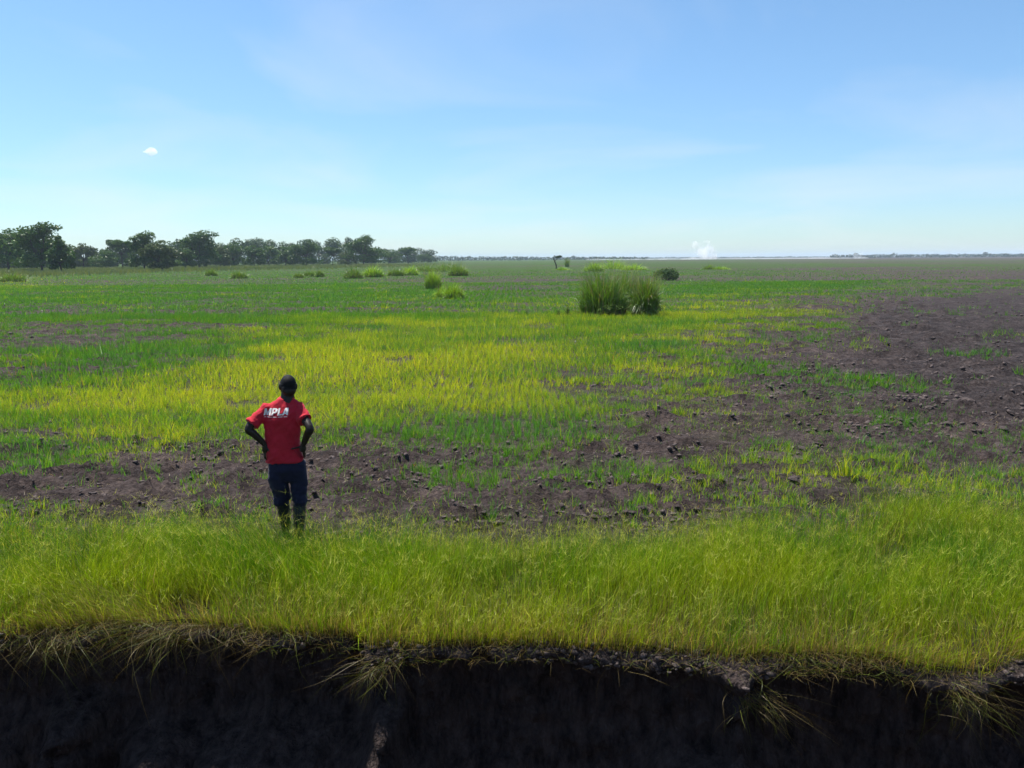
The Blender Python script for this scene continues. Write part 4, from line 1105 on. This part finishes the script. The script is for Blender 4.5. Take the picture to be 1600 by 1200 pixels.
    s.loft([(.908, .004, -.005, .200, .130), (.93, .002, -.005, .198, .130), (1.0, -.004, -.008, .185, .122), (1.07, -.008, -.012, .174, .116), (1.16, -.010, -.016, .172, .116), (1.26, -.008, -.016, .180, .120), (1.35, -.002, -.010, .190, .124),
            (1.42, .006, .004, .188, .114), (1.465, .016, .016, .170, .098), (1.505, .030, .022, .138, .080), (1.535, .043, .024, .092, .068), (1.550, .050, .026, .074, .062)], 36, 2.3)
    ld = (LE - LS); rd_ = (RE - RS)
    s.tube([LS + (.07, .0, .0), LS + (-.005, 0, .008), LS + ld * .35, LS + ld * .62, LS + ld * .82], [.060, .068, .068, .072, .080], 18)
    s.tube([RS + (-.07, .0, .0), RS + (.005, 0, .008), RS + rd_ * .35, RS + rd_ * .60], [.060, .068, .070, .078], 18)
    def wr(c):
        drag = fbm(c[:, 0] * 9 + c[:, 2] * 4, c[:, 2] * 3.2 + c[:, 1] * 5, 21, 3, 0.5) - 0.5
        fine = fbm(c[:, 0] * 22 - c[:, 2] * 16, c[:, 2] * 18 + c[:, 1] * 9, 22, 2) - 0.5
        low = sstep(1.42, 1.0, c[:, 2])
        arm = sstep(.16, .26, np.abs(c[:, 0] + .0)) * sstep(1.2, 1.35, c[:, 2])
        return 0.075 * drag * (0.40 + 0.60 * low) + 0.018 * fine + 0.020 * arm * (fbm(c[:, 0] * 30 + c[:, 2] * 30, c[:, 1] * 14, 23, 2) - 0.5)
    shirt = remeshed('shirt', s, M['red'], root, 0.0075, 4, wr)
    shirt['label'] = 'red cotton short sleeved shirt with white letters across the back'
    col = MB(); a = np.linspace(0, 2 * np.pi, 29)
    col.tube(np.stack([.052 + .070 * np.cos(a), .027 + .060 * np.sin(a), 1.553 + .012 * np.sin(a)], -1), .0075, 8); col.build('collar', M['red'], shirt)
    # navy trousers, gathered above the boots
    t = MB()
    t.loft([(.86, .025, -.002, .168, .115), (.93, .018, -.003, .155, .104), (1.0, .010, -.004, .140, .095)], 30, 2.3)
    t.loft([(.70, .030, 0, .10, .07), (.76, .028, 0, .155, .10), (.81, .025, 0, .176, .114), (.86, .022, 0, .172, .114), (.91, .016, 0, .160, .105)], 30, 2.3)
    t.tube(smooth_path([(-.062, 0, .88), (-.072, .02, .72), (-.066, .075, .55), (-.056, .10, .435)], 10), np.interp(np.linspace(0, 3, 10), [0, 1, 2, 2.6, 3], [.105, .100, .086, .092, .080]), 18)
    t.tube(smooth_path([(.110, -.005, .88), (.125, .0, .72), (.130, .01, .55), (.128, .012, .425)], 10), np.interp(np.linspace(0, 3, 10), [0, 1, 2, 2.6, 3], [.098, .092, .078, .084, .074]), 18)
    def wr2(c):
        return 0.050 * (fbm(c[:, 0] * 8 + 3, c[:, 2] * 9 + c[:, 1] * 4, 31, 3, 0.55) - 0.5) + 0.014 * sstep(.62, .45, c[:, 2]) * (fbm(c[:, 0] * 7, c[:, 2] * 34, 32, 2) - 0.5)
    tr = remeshed('trousers', t, M['navy'], root, 0.0085, 4, wr2)
    # dark boots
    for h_, k_, a_ in ((LH, LK, LA), (RH, RK, RA)):
        q = MB(); kk = k_ * .92 + a_ * .08
        q.tube(smooth_path([kk, kk * .5 + a_ * .5 + (0, -.012, 0), a_ + (0, 0, .02), a_ + (0, -.005, -.05)], 10), np.interp(np.linspace(0, 3, 10), [0, 1, 2, 3], [.066, .060, .046, .048]), 14)
        q.tube(smooth_path([a_ + (0, -.04, -.06), a_ + (0, .05, -.06), a_ + (0, .175, -.075)], 8), np.interp(np.linspace(0, 1, 8), [0, .6, 1], [.042, .046, .030]), 12)
        boot = remeshed('boot', q, M['rubber'], root, 0.008, 3)
        so = MB(); so.loft([(a_[2] - .105, a_[0], a_[1] + .06, .050, .150), (a_[2] - .085, a_[0], a_[1] + .06, .050, .150)], 20, 2.6); so.build('sole', M['rubber'], boot)
    # printed letters on the back, laid onto the cloth
    bvh = BVHTree.FromPolygons([v.co[:] for v in shirt.data.vertices], [p.vertices[:] for p in shirt.data.polygons])
    def laid(polys, name, off):
        bm = bmesh.new()
        for P in polys:
            f = bm.faces.new([bm.verts.new((x, z, 0)) for x, z in P])
        bmesh.ops.triangulate(bm, faces=bm.faces[:])
        for _ in range(4):
            es = [e for e in bm.edges if e.calc_length() > 0.014]
            if es: bmesh.ops.subdivide_edges(bm, edges=es, cuts=1); bmesh.ops.triangulate(bm, faces=bm.faces[:])
        for v in bm.verts:
            h, n_, _, _ = bvh.ray_cast(Vector((v.co.x, -0.6, v.co.y)), Vector((0, 1, 0)))
            yy = h.y if h else -0.11
            v.co = Vector((v.co.x, yy - off, v.co.y))
        me = bpy.data.meshes.new(name); bm.to_mesh(me); bm.free(); me.materials.append(M['print'])
        return link(bpy.data.objects.new(name, me), shirt)
    z0, hgt, sk = 1.402, 0.066, 0.24
    def L(x, pts): return [((x + u) * .93 - .008 + sk * v * hgt, z0 + v * hgt) for u, v in pts]
    w = .018
    let = {'M': (-.178, [[(0, 0), (w, 0), (w, 1), (0, 1)], [(w, 1), (w, .55), (.032, 0), (.040, 0), (.034, .45)], [(.072 - w, 1), (.038, .45), (.040, 0), (.044, 0), (.072 - w, .60)], [(.072 - w, 0), (.072, 0), (.072, 1), (.072 - w, 1)]]),
           'P': (-.098, [[(0, 0), (w, 0), (w, 1), (0, 1)], [(w, 1), (w, .80), (.034, .80), (.038, .90), (.040, 1)], [(.034, .80), (.034, .52), (.052, .48), (.056, .62), (.056, .84), (.040, 1)], [(w, .52), (w, .32), (.040, .32), (.052, .48), (.034, .52)]]),
           'L': (-.036, [[(0, .2), (w, .2), (w, 1), (0, 1)], [(0, 0), (.046, 0), (.046, .2), (0, .2)]]),
           'A': (.012, [[(0, 0), (w, 0), (.034, .70), (.040, 1), (.022, 1)], [(.062 - w, 0), (.062, 0), (.056, 1), (.040, 1), (.034, .70)], [(.022, .18), (.046, .18), (.045, .36), (.027, .36)]])}
    for ch, (x, polys) in let.items(): laid([L(x, P) for P in polys], 'printed_letter', 0.0035)
    xs = -.168; words = [.016, .050, .042, .046, .036]
    strips = []
    for wd in words: strips.append([(xs, 1.384), (xs + wd, 1.384), (xs + wd, 1.389), (xs, 1.389)]); xs += wd + .008
    laid(strips, 'printed_line', 0.0035)
    return root
person = build_person()

# ------------------------------------------------------------------ smoke, cloud and the air itself
def volume_mat(name, dens, col=(1, 1, 1), aniso=0.2, noise=None, fall=None):
    m, n, l, out = new_mat(name)
    v = n.new('ShaderNodeVolumePrincipled'); v.inputs['Color'].default_value = (*col, 1); v.inputs['Anisotropy'].default_value = aniso
    v.inputs['Density'].default_value = dens
    if noise:
        tc = n.new('ShaderNodeTexCoord')
        no = n.new('ShaderNodeTexNoise'); no.inputs['Scale'].default_value = noise; no.inputs['Detail'].default_value = 4
        l.new(tc.outputs['Object'], no.inputs['Vector'])
        mr = n.new('ShaderNodeMapRange'); mr.inputs[1].default_value = 0.42; mr.inputs[2].default_value = 0.65; mr.inputs[4].default_value = dens
        l.new(no.outputs['Fac'], mr.inputs[0]); l.new(mr.outputs[0], v.inputs['Density'])
    l.new(v.outputs[0], out.inputs['Volume'])
    return m

def puffs(name, label, cat, blobs, dens, loc, seed, aniso=0.2, kind=None, col=(1, 1, 1), noise=None):
    """billows: overlapping lumps merged into one closed skin that holds an even volume"""
    b = MB(); r = np.random.default_rng(seed)
    for c, rr in blobs: b.ell(c, rr, (r.uniform(0, 3), r.uniform(0, 3), r.uniform(0, 3)) if abs(rr[0] - rr[2]) < rr[0] * .5 else None, 14, 10)
    size = min(min(x[1]) for x in blobs)
    m = volume_mat(name + '_volume', dens, col, aniso, noise)
    o = remeshed(name, b, m, None, max(size * 0.22, 1.1), 3, lambda c: size * 0.5 * (fbm(c[:, 0] / size * .8 + seed, c[:, 2] / size * .8 + c[:, 1] / size * .5, seed, 4, .6) - .5))
    o.location = loc
    return tag(o, label, cat, None, kind)

r = np.random.default_rng(950)
D = 1150.0; S = mpp(D)
def at(px): return (px - 800) / FPX * D
bl = [((0, 0, 2 * S), (24 * S, 10, 3 * S))]
for k in range(26):
    f = r.random()
    lean_ = (-6 if k % 2 else 12) * f * S
    bl.append(((r.normal(lean_, 9 * S * (1 - .45 * f)), r.normal(0, 5), (2 + (24 if k % 2 else 15) * f) * S), (r.uniform(5.5, 11) * S * (1.05 - .30 * f),) * 2 + (r.uniform(4, 6.5) * S,)))
puffs('smoke_plume', 'white smoke plume rising from the far edge of the field', 'smoke', bl, 0.10, (at(1095), D, 0), 951, noise=0.07)
bl = [(((px - 1150) * S, r.normal(0, 6), 0.6 * S), (r.uniform(8, 26) * S, 8, r.uniform(0.7, 2.2) * S)) for px in np.arange(945, 1360, 15)]
puffs('smoke_bank', 'thin white smoke lying low along the far edge of the field', 'smoke', bl, 0.035, (at(1150), D + 30, 0), 953)
bl = [((r.normal(0, 4) * S, 0, (1 + 1.6 * k) * S), (5 * S, 5, 2.6 * S)) for k in range(4)]
puffs('smoke_plume', 'small faint smoke plume right of the main white plume', 'smoke', bl, 0.04, (at(1335), D, 0), 955)

# the one small cloud, high and far
CD = 3200.0
d = _F + _R * ((236 - 800) / FPX) - _U * ((237 - 600) / FPX)
cp = CAM + d * CD
cs = CD / FPX
bl = [((0, 0, 0), (7 * cs, 7 * cs, 4.2 * cs)), ((5 * cs, 0, 0.6 * cs), (5 * cs, 5 * cs, 3.6 * cs)), ((-5 * cs, 0, 0.8 * cs), (4.5 * cs, 4 * cs, 3.4 * cs)), ((1 * cs, 0, 1.8 * cs), (4.5 * cs, 4 * cs, 2.8 * cs)), ((-10 * cs, 0, -.2 * cs), (3 * cs, 3 * cs, 1.2 * cs)), ((7 * cs, 0, -.4 * cs), (4 * cs, 3 * cs, 3 * cs))]
puffs('cloud', 'single small white cloud high above the left trees', 'cloud', bl, 0.055, tuple(cp), 957, 0.5)

def haze():
    m = volume_mat('haze_air', 0.00016, (0.70, 0.84, 1.0), 0.0)
    V = np.array([(x, y, z) for z in (-4.0, 38.0) for y in (-300, 9300) for x in (-40000, 40000)], float)
    F = np.array([(0, 2, 3, 1), (4, 5, 7, 6), (0, 1, 5, 4), (1, 3, 7, 5), (3, 2, 6, 7), (2, 0, 4, 6)])
    o = mesh_np('haze', V, F, m)
    tag(o, 'pale haze in the air over the whole plain', None, None, 'stuff')
haze()
